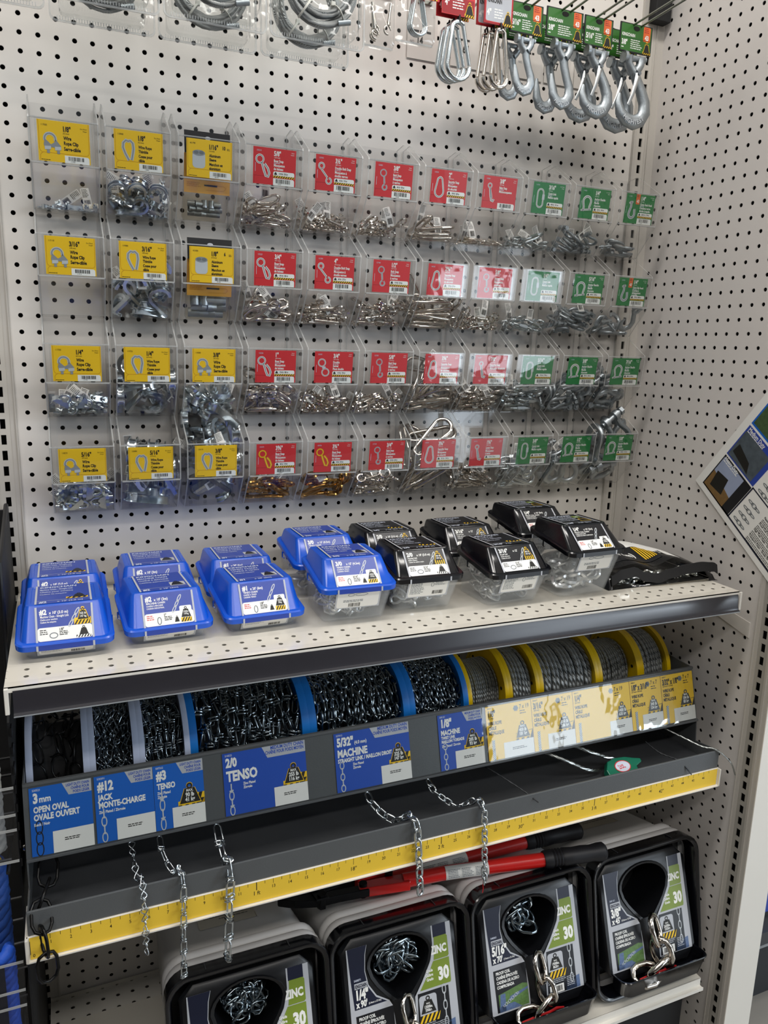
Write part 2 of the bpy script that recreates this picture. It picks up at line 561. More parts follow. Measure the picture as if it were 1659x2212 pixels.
# ================================================================ clear bins on the pegboard
CARDS = [
 [('Y','117030','1/8"','(3.2 mm)',['Wire','Rope Clip','Serre-câble'],'clip',''), ('Y','118940','1/8"','(3.2 mm)',['Wire Rope','Thimble','Cosse pour','câble'],'thimble',''),
  ('Y','451790','1/16"','(1.6 mm)',['Aluminum','Sleeve','Manchon en','aluminium'],'sleeve','10'), ('R','150210','5/8"','(15.9 mm)',['Boat Snap','Mosqueton','de bateau'],'boat','110 lb / 50 kg'),
  ('R','130900','3½"','(88.9 mm)',['Double Bolt Snap','Mosqueton à','double verrou'],'double','42 lb / 19 kg'), ('R','125080','3/8"','(9.5 mm)',['Bolt Snap','Mosqueton','à verrou'],'bolt','66 lb / 30 kg'),
  ('R','140030','2"','(50.8 mm)',['Security Snap','Mosqueton','de sécurité'],'pear','150 lb / 68 kg'), ('R','145080','3/8"','(9.5 mm)',['Baby Snap','Minimousqueton'],'baby',''),
  ('G','116030','3/16"','(4.8 mm)',['Quick Link','Maillon rapide'],'link','400 lb / 181 kg'), ('G','114620','1/4"','(6.4 mm)',['Anchor Shackle','Manille',"d'ancrage"],'shackle','220 lb / 100 kg'),
  ('G','111250','1/4"','(6.4 mm)',['Clevis Grab Hook','Crochet à gorge','étroite à manille'],'grab','2600 lb / 1179 kg')],
 [('Y','117110','3/16"','(4.8 mm)',['Wire','Rope Clip','Serre-câble'],'clip',''), ('Y','119080','3/16"','(4.8 mm)',['Wire Rope','Thimble','Cosse pour','câble'],'thimble',''),
  ('Y','451800','1/8"','(3.2 mm)',['Aluminum','Sleeve','Manchon en','aluminium'],'sleeve','6'), ('R','150220','3/4"','(19.1 mm)',['Boat Snap','Mosqueton','de bateau'],'boat','132 lb / 60 kg'),
  ('R','131200','4"','(101.6 mm)',['Double Bolt Snap','Mosqueton à','double verrou'],'double','60 lb / 27 kg'), ('R','127100','1/2"','(12.7 mm)',['Bolt Snap','Mosqueton','à verrou'],'bolt','110 lb / 50 kg'),
  ('R','140230','2⅜"','(60.3 mm)',['Security Snap','Mosqueton','de sécurité'],'pear','120 lb / 55 kg'), ('R','147200','5/8"','(15.9 mm)',['Scissor Snap','Mosqueton','pivotant'],'scissor','95 lb / 43 kg'),
  ('G','116070','1/4"','(6.4 mm)',['Quick Link','Maillon rapide'],'link','880 lb / 399 kg'), ('G','114630','5/16"','(7.9 mm)',['Anchor Shackle','Manille',"d'ancrage"],'shackle','400 lb / 180 kg'),
  ('G','228700','1/4"','(6.4 mm)',['Clevis Slip Hook','Crochet à','échappement','à manille'],'slip','1950 lb / 885 kg')],
 [('Y','117700','1/4"','(6.4 mm)',['Wire','Rope Clip','Serre-câble'],'clip',''), ('Y','119750','1/4"','(6.4 mm)',['Wire Rope','Thimble','Cosse pour','câble'],'thimble',''),
  ('Y','118380','3/8"','(9.5 mm)',['Wire','Rope Clip','Serre-câble'],'clip',''), ('R','150230','1"','(25.4 mm)',['Boat Snap','Mosqueton','de bateau'],'boat','176 lb / 80 kg'),
  ('R','125600','3/4"','(19.1 mm)',['Double','Swivel','Pivot double'],'swivel','110 lb / 50 kg'), ('R','127300','5/8"','(15.9 mm)',['Bolt Snap','Mosqueton','à verrou'],'bolt','110 lb / 50 kg'),
  ('R','140310','3⅛"','(79.4 mm)',['Security Snap','Mosqueton','de sécurité'],'pear','353 lb / 160 kg'), ('R','146780','7/8"','(22.2 mm)',['Security Snap','Mosqueton de sécurité'],'lever','220 lb / 100 kg'),
  ('G','116150','5/16"','(7.9 mm)',['Quick Link','Maillon rapide'],'link','1760 lb / 798 kg'), ('G','114700','3/8"','(9.5 mm)',['Anchor Shackle','Manille',"d'ancrage"],'shackle','500 lb / 230 kg'),
  ('G','116750','7/16"','(11.1 mm)',['Anchor Shackle','Manille',"d'ancrage"],'shackle','880 lb / 400 kg')],
 [('Y','118270','5/16"','(7.9 mm)',['Wire','Rope Clip','Serre-câble'],'clip',''), ('Y','120080','5/16"','(7.9 mm)',['Wire Rope','Thimble','Cosse pour','câble'],'thimble',''),
  ('Y','120170','3/8"','(9.5 mm)',['Wire Rope','Thimble','Cosse pour','câble'],'thimble',''), ('R','150670','3⅜"','(85.7 mm)',['Boat Snap','Mosqueton','de bateau'],'brass','40 lb / 18 kg'),
  ('R','150750','3¾"','(95.3 mm)',['Boat Snap','Mosqueton','de bateau'],'brass','44 lb / 20 kg'), ('R','127340','3/4"','(19.1 mm)',['Bolt Snap','Mosqueton','à verrou'],'bolt','132 lb / 60 kg'),
  ('R','140320','3⅛"','(79.4 mm)',['Security Snap','Mosqueton','de sécurité'],'pear','353 lb / 160 kg'), ('R','124150','1⅛"','(28.6 mm)',['Lever Snap','Mosqueton','à levier'],'lever','110 lb / 50 kg'),
  ('G','161520','3/8"','(9.5 mm)',['Quick Link','Maillon rapide'],'link','2200 lb / 998 kg'), ('G','114800','1/2"','(12.7 mm)',['Anchor Shackle','Manille',"d'ancrage"],'shackle','1100 lb / 500 kg'),
  ('G','114900','5/8"','(15.9 mm)',['Anchor Shackle','Manille',"d'ancrage"],'shackle','1350 lb / 612 kg')]]
KIND = {'clip':'wire rope clip','thimble':'wire rope thimble','sleeve':'aluminum sleeve','boat':'boat snap','double':'double bolt snap','bolt':'bolt snap','pear':'security snap','baby':'baby snap',
        'link':'quick link','shackle':'anchor shackle','grab':'clevis grab hook','slip':'clevis slip hook','scissor':'scissor snap','swivel':'double swivel','lever':'lever snap','brass':'brass boat snap'}
PX = [3.03, 7.04, 11.13, 15.15, 19.17, 23.24, 27.34, 31.37, 35.46, 39.57, 43.76]
RP = 6.12
ROW = ['top', 'second', 'third', 'bottom']

def picture(p, kind, x, y, s):
    """flat print of the article on the card, s = height"""
    def two(pts, w, closed=False, a=white_ink, c=grey_ink):
        q = [(x+u*s, y+v*s) for u, v in pts]
        p.stroke(q, w*s, a, 2, closed).stroke(q, w*s*.45, c, 3, closed)
    def blob(pts, a, l=2): p.poly([(x+u*s, y+v*s) for u, v in pts], a, l)
    if kind == 'clip':
        two(arc(-.08, .62, .27, -20, 200, 12), .15, a=steel_ink)
        blob([(-.4, .36), (-.33, .6), (-.2, .5), (-.05, .36), (.1, .44), (.2, .62), (.46, .3), (.4, .2), (-.38, .24)], grey_ink, 3)
        for u in (-.2, .3):
            blob([(u-.16, .08), (u-.16, .26), (u+.15, .28), (u+.15, .12)], steel_ink, 4)
            blob([(u-.06, -.08), (u-.06, .1), (u+.08, .1), (u+.08, -.08)], grey_ink, 4)
    elif kind == 'thimble':
        two([(.08, 0), (-.1, .32), (-.22, .62), (-.2, .86), (-.06, 1), (.06, .96), (.16, 1), (.3, .88), (.33, .6), (.28, .3), (.22, .02)], .17, a=steel_ink, c=grey_ink)
    elif kind == 'sleeve':
        p.rrect(x-.36*s, y, .72*s, .86*s, .2*s, steel_ink, 2); p.disc(x, y+.8*s, .36*s, grey_ink, 3, ry=.16*s)
        for u in (-.15, .15): p.disc(x+u*s, y+.82*s, .14*s, mid_ink, 4, ry=.09*s)
    elif kind in ('boat', 'brass'):
        a, c = (white_ink, grey_ink) if kind == 'boat' else (amber, yellow)
        two(arc(-.2, .82, .19, 0, 360, 14)[:-1], .09, True, a, c)
        two([(-.1, .68), (.02, .3), (.12, .05), (.24, .02), (.3, .2), (.22, .42), (.05, .62)], .12, False, a, c)
    elif kind == 'double':
        two(arc(-.22, .84, .14, -60, 270, 12), .09); two([(-.22, .68), (.12, .3)], .1); two(arc(.2, .14, .14, 120, 450, 12), .09)
    elif kind in ('bolt', 'scissor'):
        two(arc(-.05, .85, .17, 0, 360, 12)[:-1], .06, True, steel_ink); two([(0, .66), (.04, .32)], .1, a=steel_ink); two(arc(.06, .14, .13, 90, 420, 12), .08, a=steel_ink)
    elif kind == 'pear':
        two([(.0, .98)]+arc(.0, .82, .16, 80, 0, 4)+[(.26, .28)]+arc(.0, .22, .26, 0, -180, 8)+[(-.26, .25), (-.14, .82)]+arc(0, .82, .14, 180, 100, 4), .1, True)
    elif kind in ('baby', 'lever'):
        two(arc(-.1, .86, .12, 0, 360, 10)[:-1], .07, True); two([(-.08, .74), (0, .3), (.06, .08), (.18, .04), (.22, .16)], .13); two([(-.05, .7), (.1, .2)], .08)
    elif kind == 'link':
        two(arc(0, .8, .2, 180, 0, 8)+arc(0, .2, .2, 0, -180, 8), .09, True); p.rect(x+.12*s, y+.42*s, .17*s, .3*s, steel_ink, 4)
    elif kind == 'shackle':
        two([(-.24, .06), (-.2, .3)]+arc(0, .62, .28, 200, -20, 12)+[(.2, .3), (.24, .14)], .13); two([(-.4, .1), (.36, .2)], .1)
    elif kind in ('grab', 'slip'):
        two([(-.12, .95), (-.1, .6), (-.2, .3)]+arc(0, .2, .22, 190, 370, 9)+[(.18, .5)], .16, a=steel_ink); two([(-.28, .82), (.02, .9)], .1)
    elif kind == 'swivel':
        two(arc(-.12, .76, .2, 0, 360, 14)[:-1], .07, True); two(arc(.1, .24, .2, 0, 360, 14)[:-1], .07, True); p.rect(x-.1*s, y+.44*s, .2*s, .12*s, steel_ink, 4)

def card(b, O, uy, spec, w=2.72, h=2.1):
    col, sku, size, mm, names, kind, note = spec
    p = Page(b, O, (1, 0, 0), uy)
    base, ink, line = {'Y': (yellow, black_ink, amber), 'R': (red, white_ink, darkred), 'G': (green, white_ink, darkgreen)}[col]
    p.rect(0, 0, w, h, base, 0)
    sm = black_ink if col == 'Y' else pale_ink
    if col == 'Y':
        p.stroke([(.07, h), (.07, .62), (.12, .5), (.22, .45), (w-.2, .45), (w-.1, .5), (w-.05, .62), (w-.05, h)], .022, amber)
        p.stroke([(.1, 0), (.1, .28), (.15, .38), (.24, .42)], .022, amber)
        p.rrect(1.36, 0, w-1.42, .38, .12, white_ink, 1, (1, 0, 0, 0))
        p.bars(1.56, .13, w-1.9, .2, black_ink, seed=int(sku)).text(sku[:5], 1.66, .04, .075, black_ink, 2, .9, 0)
        p.text(sku, .2, h-.3, .095, sm, 2, .8, 0)
        p.text(size, 1.3, h-.5, .26, ink, 2, .72, .035); p.text(mm, 1.32, h-.63, .07, ink, 2, .9, .01)
        if note: p.text(note, 2.1, h-.46, .2, ink, 2, .75, .035); p.lines(2.4, h-.4, .2, 2, .07, .03, ink)
        else: p.text('Zinc Plated', w-.14, h-.3, .065, ink, 2, .85, 0, 'r'); p.text('Zingué', w-.14, h-.41, .065, ink, 2, .85, 0, 'r')
        st = .26 if len(names) == 3 else .225
        for k, t in enumerate(names): p.text(t, 1.34, h-.92-k*st-(.03 if k*2 >= len(names) else 0), .155 if len(names) == 4 else .18, ink, 2, .74, .035, width=w-1.5)
        picture(p, kind, .72, .5, 1.05)
        p.lines(.14, .06, .6, 1, .1, .03, black_ink)
    else:
        p.stroke([(0, .5), (.15, .47), (1.24, .47)], .02, line).stroke([(.07, 0), (.07, .4), (.12, .46)], .02, line)
        p.rrect(1.28, 0, w-1.36, .4, .12, white_ink, 1, (1, 0, 0, 0))
        p.bars(1.45, .12, w-1.8, .24, black_ink, seed=int(sku)).text(sku[:5], 1.56, .03, .08, black_ink, 2, .9, 0)
        if note:
            p.rrect(1.28, .44, w-1.36, .36, .1, white_ink, 1, (1, 1, 0, 0))
            p.weight(1.33, .6, .2, .18, black_ink, 2); p.text(note, 1.62, .63, .105, black_ink, 2, .72, .03, width=w-1.78)
            p.stripes(1.28, .44, w-1.36, .12, black_ink, yellow, 9, 2, .8)
        p.text(sku, .2, h-.24, .09, sm, 2, .8, 0)
        x = 1.3
        if kind in ('grab', 'slip'):
            p.rrect(.92, h-.72, .36, .72, .06, orange, 1, (0, 0, 1, 1)); p.lines(.97, h-.1, .24, 2, .1, .04, black_ink); p.text('43', 1.1, h-.6, .2, white_ink, 2, .8, .03, 'c')
            x = 1.36
        p.text(size, x, h-.42, .27, ink, 2, .7, .035); p.text(mm, x+.02, h-.55, .07, ink, 2, .9, .01)
        for k in (0, 1): p.text(('Zinc Plated', 'Zingué')[k] if col == 'G' else ('Nickel', 'Nickelé')[k], w-.12, h-.2-k*.11, .06, ink, 2, .85, 0, 'r')
        top = h-.78
        st = .2 if len(names) < 4 else .17
        for k, t in enumerate(names): p.text(t, x, top-k*st-(.05 if k else 0), .15, ink, 2, .72, .03, width=w-x-.1)
        p.lines(x, top-.08, .5, 1, .1, .035, sm)
        picture(p, kind, .66, .42, 1.22)
        p.stroke([(.14, .7), (.14, 1.2)], .02, sm)

def display_bin(n, r):
    xc, dz = PX[n], -RP*r
    x0, x1 = xc-1.85, xc+1.85
    spec = CARDS[r][n]
    size = spec[2].replace('"', ' inch').replace('½', ' and a half').replace('⅜', ' three eighths').replace('⅛', ' one eighth').replace('¾', ' three quarter')
    colour = {'Y': 'yellow', 'R': 'red', 'G': 'green'}[spec[0]]
    lab = '%s row bin, %s %s %s card' % (ROW[r], colour, size, KIND[spec[5]])
    lab += {(2, 0): ', next to bare pegboard', (2, 2): ', beside red cards', (2, 10): ', at the wall', (3, 10): ', at the wall', (3, 1): ', beside clips', (3, 2): ', beside brass snaps'}.get((r, n), '')
    z = lambda v: v+dz
    root = thing('display_bin', lab, 'bin', (xc, -1.9, z(-8.9)), 'clear hardware bins on the pegboard')
    t = .08
    B().box(x0+t, x1-t, -.16, -.08, z(-8.9), z(-2.75), acrylic).obj('back_panel', root)
    prof = [(-.08, z(-8.9)), (-.08, z(-2.75)), (-1.0, z(-2.62)), (-1.2, z(-2.6)), (-1.45, z(-2.72)), (-3.9, z(-4.3)), (-3.97, z(-4.45)), (-3.68, z(-6.7)), (-1.86, z(-8.8)), (-1.76, z(-8.9))]
    for a in (x0, x1-t): B().prism(prof, 0, a, a+t, acrylic, acrylic_edge).obj('side_panel', root)
    B().prism([(-3.97, z(-4.42)), (-3.68, z(-6.7)), (-1.82, z(-8.86)), (-1.76, z(-8.8)), (-3.6, z(-6.68)), (-3.89, z(-4.42))], 0, x0+t, x1-t, acrylic, acrylic).obj('front_panel', root)
    B().box(x0+t, x1-t, -3.98, -3.88, z(-4.45), z(-4.38), acrylic_edge).obj('front_rim', root)
    B().box(x0+t, x1-t, -3.78, -3.62, z(-6.74), z(-6.66), acrylic_edge).obj('pocket_lip', root)
    B().box(x0+t, x1-t, -1.8, -.16, z(-8.9), z(-8.82), acrylic).obj('bin_floor', root)
    b = B()
    uy = (0, -.29, 2.27)
    card(b, (xc-1.36+(.0 if n else -.02), -3.72, z(-6.6)), uy, spec)
    b.obj('label_card', root)
    B().prism([(-4.06, z(-4.44)), (-3.79, z(-6.66)), (-3.765, z(-6.66)), (-4.03, z(-4.44))], 0, xc-1.5, xc+1.5, cover_pvc).obj('card_cover', root)
    return root

for r in range(4):
    for n in range(11):
        display_bin(n, r)

# ================================================================ chain tubs on the shelf
def rring(cx, cy, hx, hy, r, zf, n=5):
    """rounded rectangle in plan; zf(y) gives the height"""
    p = []
    for k, (sx, sy) in enumerate(((1, 1), (-1, 1), (-1, -1), (1, -1))):
        for j in range(n+1):
            a = PI/2*(k+j/n)
            x, y = cx+sx*(hx-r)+r*math.cos(a), cy+sy*(hy-r)+r*math.sin(a)
            p.append((x, y, zf(y)))
    return p

def link_path(L, w, n=6):
    return [(w/2*math.cos(a), L/2-w/2+w/2*math.sin(a), 0) for a in [PI*k/n for k in range(n+1)]]+[(-w/2*math.cos(a), -L/2+w/2-w/2*math.sin(a), 0) for a in [PI*k/n for k in range(n+1)]]

def put_link(b, M, L, w, d, m, n=6, kind='oval'):
    i0 = len(b.v)
    if kind == 'oval':
        b.tube(link_path(L, w, 4), d, m, n, True, up=(0, 0, 1))
    elif kind == 'tenso':      # straight wire link, its ends wrapped round the neck
        b.tube(link_path(L, w*.95, 3), d, m, n, True, up=(0, 0, 1))
        for q in (-.05, .11):
            y = L/2-L*.17+q*L
            b.tube([(x*w*.62, y, z*d*2.2) for x, z in ((1, 0), (.7, 1), (-.7, 1), (-1, 0), (-.7, -1), (.7, -1))], d*.9, m, 5, True)
    elif kind == 'jack':       # figure of eight out of one wire
        P = []
        for k in range(20):
            a = 2*PI*k/20
            P.append((w/2*math.sin(2*a)*1.1, L/2*math.cos(a), d*1.05*math.sin(a)*1.0))
        b.tube(P, d, m, n, True, up=(0, 0, 1))
    b.xf(M, i0)

def chain_along(path, L, w, d, m, root, kind='oval', twist=0, name='link', step=None, ang0=.35):
    """links as parts of ROOT, threaded along a polyline"""
    P = [Vector(p) for p in path]
    step = step or (L-2.2*d)
    s, pts = 0, []
    seg = 0; pos = 0; cur = P[0]
    out = []
    lens = [(P[i+1]-P[i]).length for i in range(len(P)-1)]
    tot = sum(lens)
    def at(t):
        t = max(0, min(tot, t))
        for i, l in enumerate(lens):
            if t <= l or i == len(lens)-1: return P[i].lerp(P[i+1], t/l)
            t -= l
    k = 0
    t = 0
    while t+L*.5 < tot+step*.3:
        a, c = at(t), at(t+L)
        y = (c-a)
        if y.length < 1e-6: break
        y.normalize()
        ref = Vector((1, 0, 0)) if abs(y.x) < .9 else Vector((0, 0, 1))
        x = (ref-y*ref.dot(y)).normalized()
        z = x.cross(y)
        ang = (k % 2)*PI/2+twist*k+ang0
        x2 = x*math.cos(ang)+z*math.sin(ang)
        z2 = x2.cross(y)
        M = Matrix((x2, y, z2)).transposed().to_4x4()
        M.translation = (a+c)/2
        b = B()
        put_link(b, M, L, w, d, m, 8, kind)
        b.obj(name, root, 60)
        t += step
        k += 1

def heap(b, box, n, L, w, d, m, seed, kind='oval', seg=5):
    """one length of chain run loose through a box"""
    R = random.Random(seed)
    x0, x1, y0, y1, z0, z1 = box
    for k in range(n):
        M = Matrix.Rotation(R.uniform(0, 2*PI), 4, 'Z') @ Matrix.Rotation(R.uniform(-.5, .5), 4, 'X') @ Matrix.Rotation(R.uniform(0, PI), 4, 'Y')
        e = max(w*.6, L*.5)
        M.translation = (R.uniform(x0+e, x1-e), R.uniform(y0+e, y1-e), R.uniform(z0+max(w*.5, L*.28), max(z1, z0+w)))
        put_link(b, M, L, w, d, m, seg, kind)

def chain_tub(xc, yf, hf, col, title, feet, sub, note, label, clabel, rot=0, style=0, link=(1, .6, .09), nlink=34, kind='oval', fill=.75, seed=1):
    z0 = SH+.02
    ridge = hf+(1.8 if hf < 1.5 else 1.5)
    rf, rb = yf-.5-.25*hf, yf-.5-.25*hf+5.0
    rw = 2.42
    yb = min(yf+3.9, rb-.2)
    rise = .16
    zr = lambda y: z0+hf+rise*(y-rf)
    lid_m, pr_m, dk = (blue_lid, box_blue, white_ink) if col == 'blue' else (black_gloss, box_black, white_ink)
    root = thing('chain_tub', label, 'container', (xc, yf, z0), 'chain tubs on the white shelf')
    cy = (rf+rb)/2; hy = (rb-rf)/2
    by = (yf+yb)/2; bh = (yb-yf)/2
    b = B()
    base = rring(xc, by, 1.95, bh, .45, lambda y: z0)
    base2 = rring(xc, by, 2.0, bh+.05, .45, lambda y: z0+.12)
    topo = rring(xc, cy, rw-.14, hy-.14, .5, lambda y: zr(y)-.1)
    inn = rring(xc, cy, rw-.2, hy-.2, .45, lambda y: zr(y)-.1)
    inb = rring(xc, by, 1.92, bh-.06, .4, lambda y: z0+.1)
    b.loft([base, base2, topo, inn, inb], tub_clear)
    b.obj('tub', root, 50)
    b = B()
    ty0, ty1 = yf+.45, rb-.15
    tcy, thy = (ty0+ty1)/2, (ty1-ty0)/2
    zt = lambda y: z0+ridge-.02*(y-ty0)
    rings = [rring(xc, cy, rw-.1, hy-.1, .5, lambda y: zr(y)-.3), rring(xc, cy, rw, hy, .55, lambda y: zr(y)-.3), rring(xc, cy, rw+.02, hy+.02, .55, lambda y: zr(y)-.02),
             rring(xc, cy, rw-.05, hy-.05, .5, lambda y: zr(y)+.05), rring(xc, cy, rw-.22, hy-.22, .45, lambda y: zr(y)+.06),
             rring(xc, tcy, 1.93, thy+.06, .3, lambda y: zt(y)-.14), rring(xc, tcy, 1.86, thy, .26, lambda y: zt(y)-.02),
             rring(xc, tcy, 1.78, thy-.08, .22, zt), rring(xc, tcy, 1.62, thy-.22, .2, zt), rring(xc, tcy, 1.6, thy-.24, .2, lambda y: zt(y)-.03)]
    b.loft(rings, lid_m, False, True)
    b.obj('lid', root, 35, at=None)
    for sgn in (-1, 1):
        yy = cy+.5
        lt = B().tube([(xc+sgn*(rw+.03), yy, zr(yy)-.25), (xc+sgn*(rw+.03), yy, zr(yy)-.62), (xc+sgn*(rw-.08), yy-.1, zr(yy)-.7)], .05, lid_m, 6).obj('latch', root, 40)
        b = B().box(xc+sgn*(rw+.02)-.03, xc+sgn*(rw+.02)+.03, yy-.75, yy-.15, zr(yy)-.75, zr(yy)-.38, tub_clear)
        b.obj('latch_tab', lt)
    # printed band: tub front, rim, lid front and lid top
    hw = 1.42
    b = B()
    R = random.Random(seed)
    def page(p0, p1, m, e=.03):
        p0, p1 = Vector((xc-hw, *p0)), Vector((xc-hw, *p1))
        u = (p1-p0)
        q = Page(b, p0+u.normalized().cross(Vector((-1, 0, 0)))*e, (1, 0, 0), u)
        q.rect(0, 0, 2*hw, u.length, m, 0)
        return q, u.length
    # lid top
    q, h = page((ty0+.06, zt(ty0)-.0), (ty1-.1, zt(ty1)), pr_m, .012)
    q.rect(0, 0, .1, h, silver_ink).rect(2*hw-.1, 0, .1, h, silver_ink).rect(.1, .5, 2*hw-.2, .03, silver_ink)
    q.text('KINGCHAIN', .22, h-.55, .3, pale_ink, 2, .8, .02)
    for k, t in enumerate(sub[:3]): q.text(t, .22, h-1.0-k*.42, .26-.05*k, pale_ink, 2, .75, .01, width=1.7)
    q.text(title, .22, .12, .3, pale_ink, 2, .8, .03); q.text(feet, 1.1, .12, .22, pale_ink, 2, .8, .01)
    q.weight(1.85, .75, .7, .8, box_black, 3)
    if style == 0:
        q.stripes(1.55, .62, 1.1, .3, black_ink, yellow, 4, 2)
    elif col == 'black':
        q.stroke([(1.8, .72), (2.6, .72), (2.4, 1.4), (2.0, 1.4)], .05, yellow, 3, True).rect(2.0, 1.75, .55, .5, olive, 2).text('30', 2.27, 1.85, .25, pale_ink, 3, .8, .02, 'c')
    else: q.rect(1.8, .66, .85, .7, silver_ink, 2)
    # lid front slope
    ya, za, yb_, zb = rf+.2, zr(rf)+.07, ty0-.06, zt(ty0)-.12
    q, h = page((ya, za), (yb_, zb), pr_m, .03)
    q.rect(0, 0, .1, h, silver_ink).rect(2*hw-.1, 0, .1, h, silver_ink)
    wh = h*.38
    q.rrect(.1, h*.02, 2*hw-.2, wh, .12, white_ink, 1)
    q.text(title, .22, h-.42, .27, dk, 2, .82, .045); tw = .22+len(title)*.2+.06
    q.text(feet, tw, h-.42, .15, dk, 2, .85, .025)
    for k, t in enumerate(sub): q.text(t, .24, h-.6-k*.135, (.115, .085, .085)[min(k, 2)], dk, 2, .8, .02, width=1.4)
    # chain print running up the slope
    for k in range(3):
        cx, cyy = 1.72+k*.16, wh+.16+k*.3
        q.stroke([(cx+.07*math.cos(a)+.1*math.sin(a), cyy+.19*math.sin(a)-.0*math.cos(a)) for a in [2*PI*j/12 for j in range(12)]], .045, steel_ink, 2, True)
    if style == 0:
        if col == 'blue': q.stripes(1.88, wh+.05, .84, .36, black_ink, yellow, 5, 2)
        else: q.stripes(1.95, wh+.05, .72, .3, black_ink, yellow, 5, 2, 0)
        q.weight(2.02, wh+.28, .62, .74, yellow, 3).weight(2.06, wh+.31, .54, .62, black_ink, 4)
        for k, t in enumerate(note[:2]): q.text(t, 2.33, wh+.58-k*.16, .11, white_ink, 5, .8, .02, 'c')
        q.weight(2.1, .2, .46, .48, black_ink, 3).stripes(1.95, .06, .72, .14, white_ink, black_ink, 5, 2)
    else:
        q.rrect(2.0, .06, .66, .95, .08, white_ink, 2).weight(2.06, .36, .54, .6, black_ink, 3).stripes(2.03, .1, .6, .24, black_ink, yellow, 4, 3)
        for k, t in enumerate(note[:2]): q.text(t, 2.33, .62-k*.13, .1, white_ink, 4, .8, .02, 'c')
        q.weight(1.68, .14, .26, .36, black_ink, 3)
    q.lines(.2, wh-.12, .4, 3, .1, .045, red if style else black_ink, 2)
    q.stroke([(.86+.1*math.cos(a)*(1 if style else 1.9), .3+.2*math.sin(a)*(1 if style else .7)) for a in [2*PI*j/14 for j in range(14)]], .045, mid_ink, 2, True)
    q.text(note[2], 1.12, wh-.17, .13, black_ink, 2, .82, .03); q.lines(1.14, wh-.25, .5, 3, .085, .045, black_ink, 2)
    # rim band, then the tub front
    q, h = page((rf-.03, zr(rf)-.3), (rf-.03, zr(rf)-.02), pr_m, .012)
    q.rect(0, 0, .1, h, silver_ink).rect(2*hw-.1, 0, .1, h, silver_ink)
    zt0 = z0+max(.18, hf-.3-1.15)
    fr = lambda z: (yf-.05)+(rf+.14-(yf-.05))*max(0, (z-z0-.12)/(hf-.22))
    q, h = page((fr(zt0), zt0), (fr(z0+hf-.32), z0+hf-.32), silver_ink, .03)
    q.rrect(.1, .07, 2*hw-.2, h-.07, .15, paper, 1, (0, 0, 1, 1))
    if h > .7:
        if style: q.bars(.85, .12, .75, .28, black_ink, 2, seed).lines(.5, .6, 1.6, 2, .1, .05, mid_ink, 2).stroke(arc(.95, h-.18, .2, 0, 360, 12, .1)[:-1], .03, mid_ink, 2, True).stroke(arc(1.6, h-.18, .4, 0, 360, 12, .1)[:-1], .03, mid_ink, 2, True)
        else: q.lines(.2, h-.12, 1.0, 9, .1, .045, mid_ink, 2, seed).bars(1.75, .2, .75, .28, black_ink, 2, seed).stroke(arc(1.68, h-.25, .1, 0, 360, 12, .16)[:-1], .03, mid_ink, 2, True).lines(1.85, h-.1, .7, 3, .1, .04, mid_ink, 2)
    else:
        q.lines(.2, h-.1, 1.2, 4, .07, .03, grey_ink, 2, seed).bars(1.65, .1, .7, .2, black_ink, 2, seed)
    b.obj('label_band', root)
    # the chain inside is a thing of its own
    L, w, d = link
    b = B()
    dd = hf*(fill+.12)
    heap(b, (xc-1.98, xc+1.98, yf-.08, yb-.1, z0+.16, z0+dd), int(nlink*1.9), L, w, d, tub_chain, seed, kind, 5)
    c = tag(b.obj('loose_chain', None, 60), clabel, 'chain', 'chain lengths inside the tubs')
    for o in (root,): o.rotation_euler.z = rot
    return root

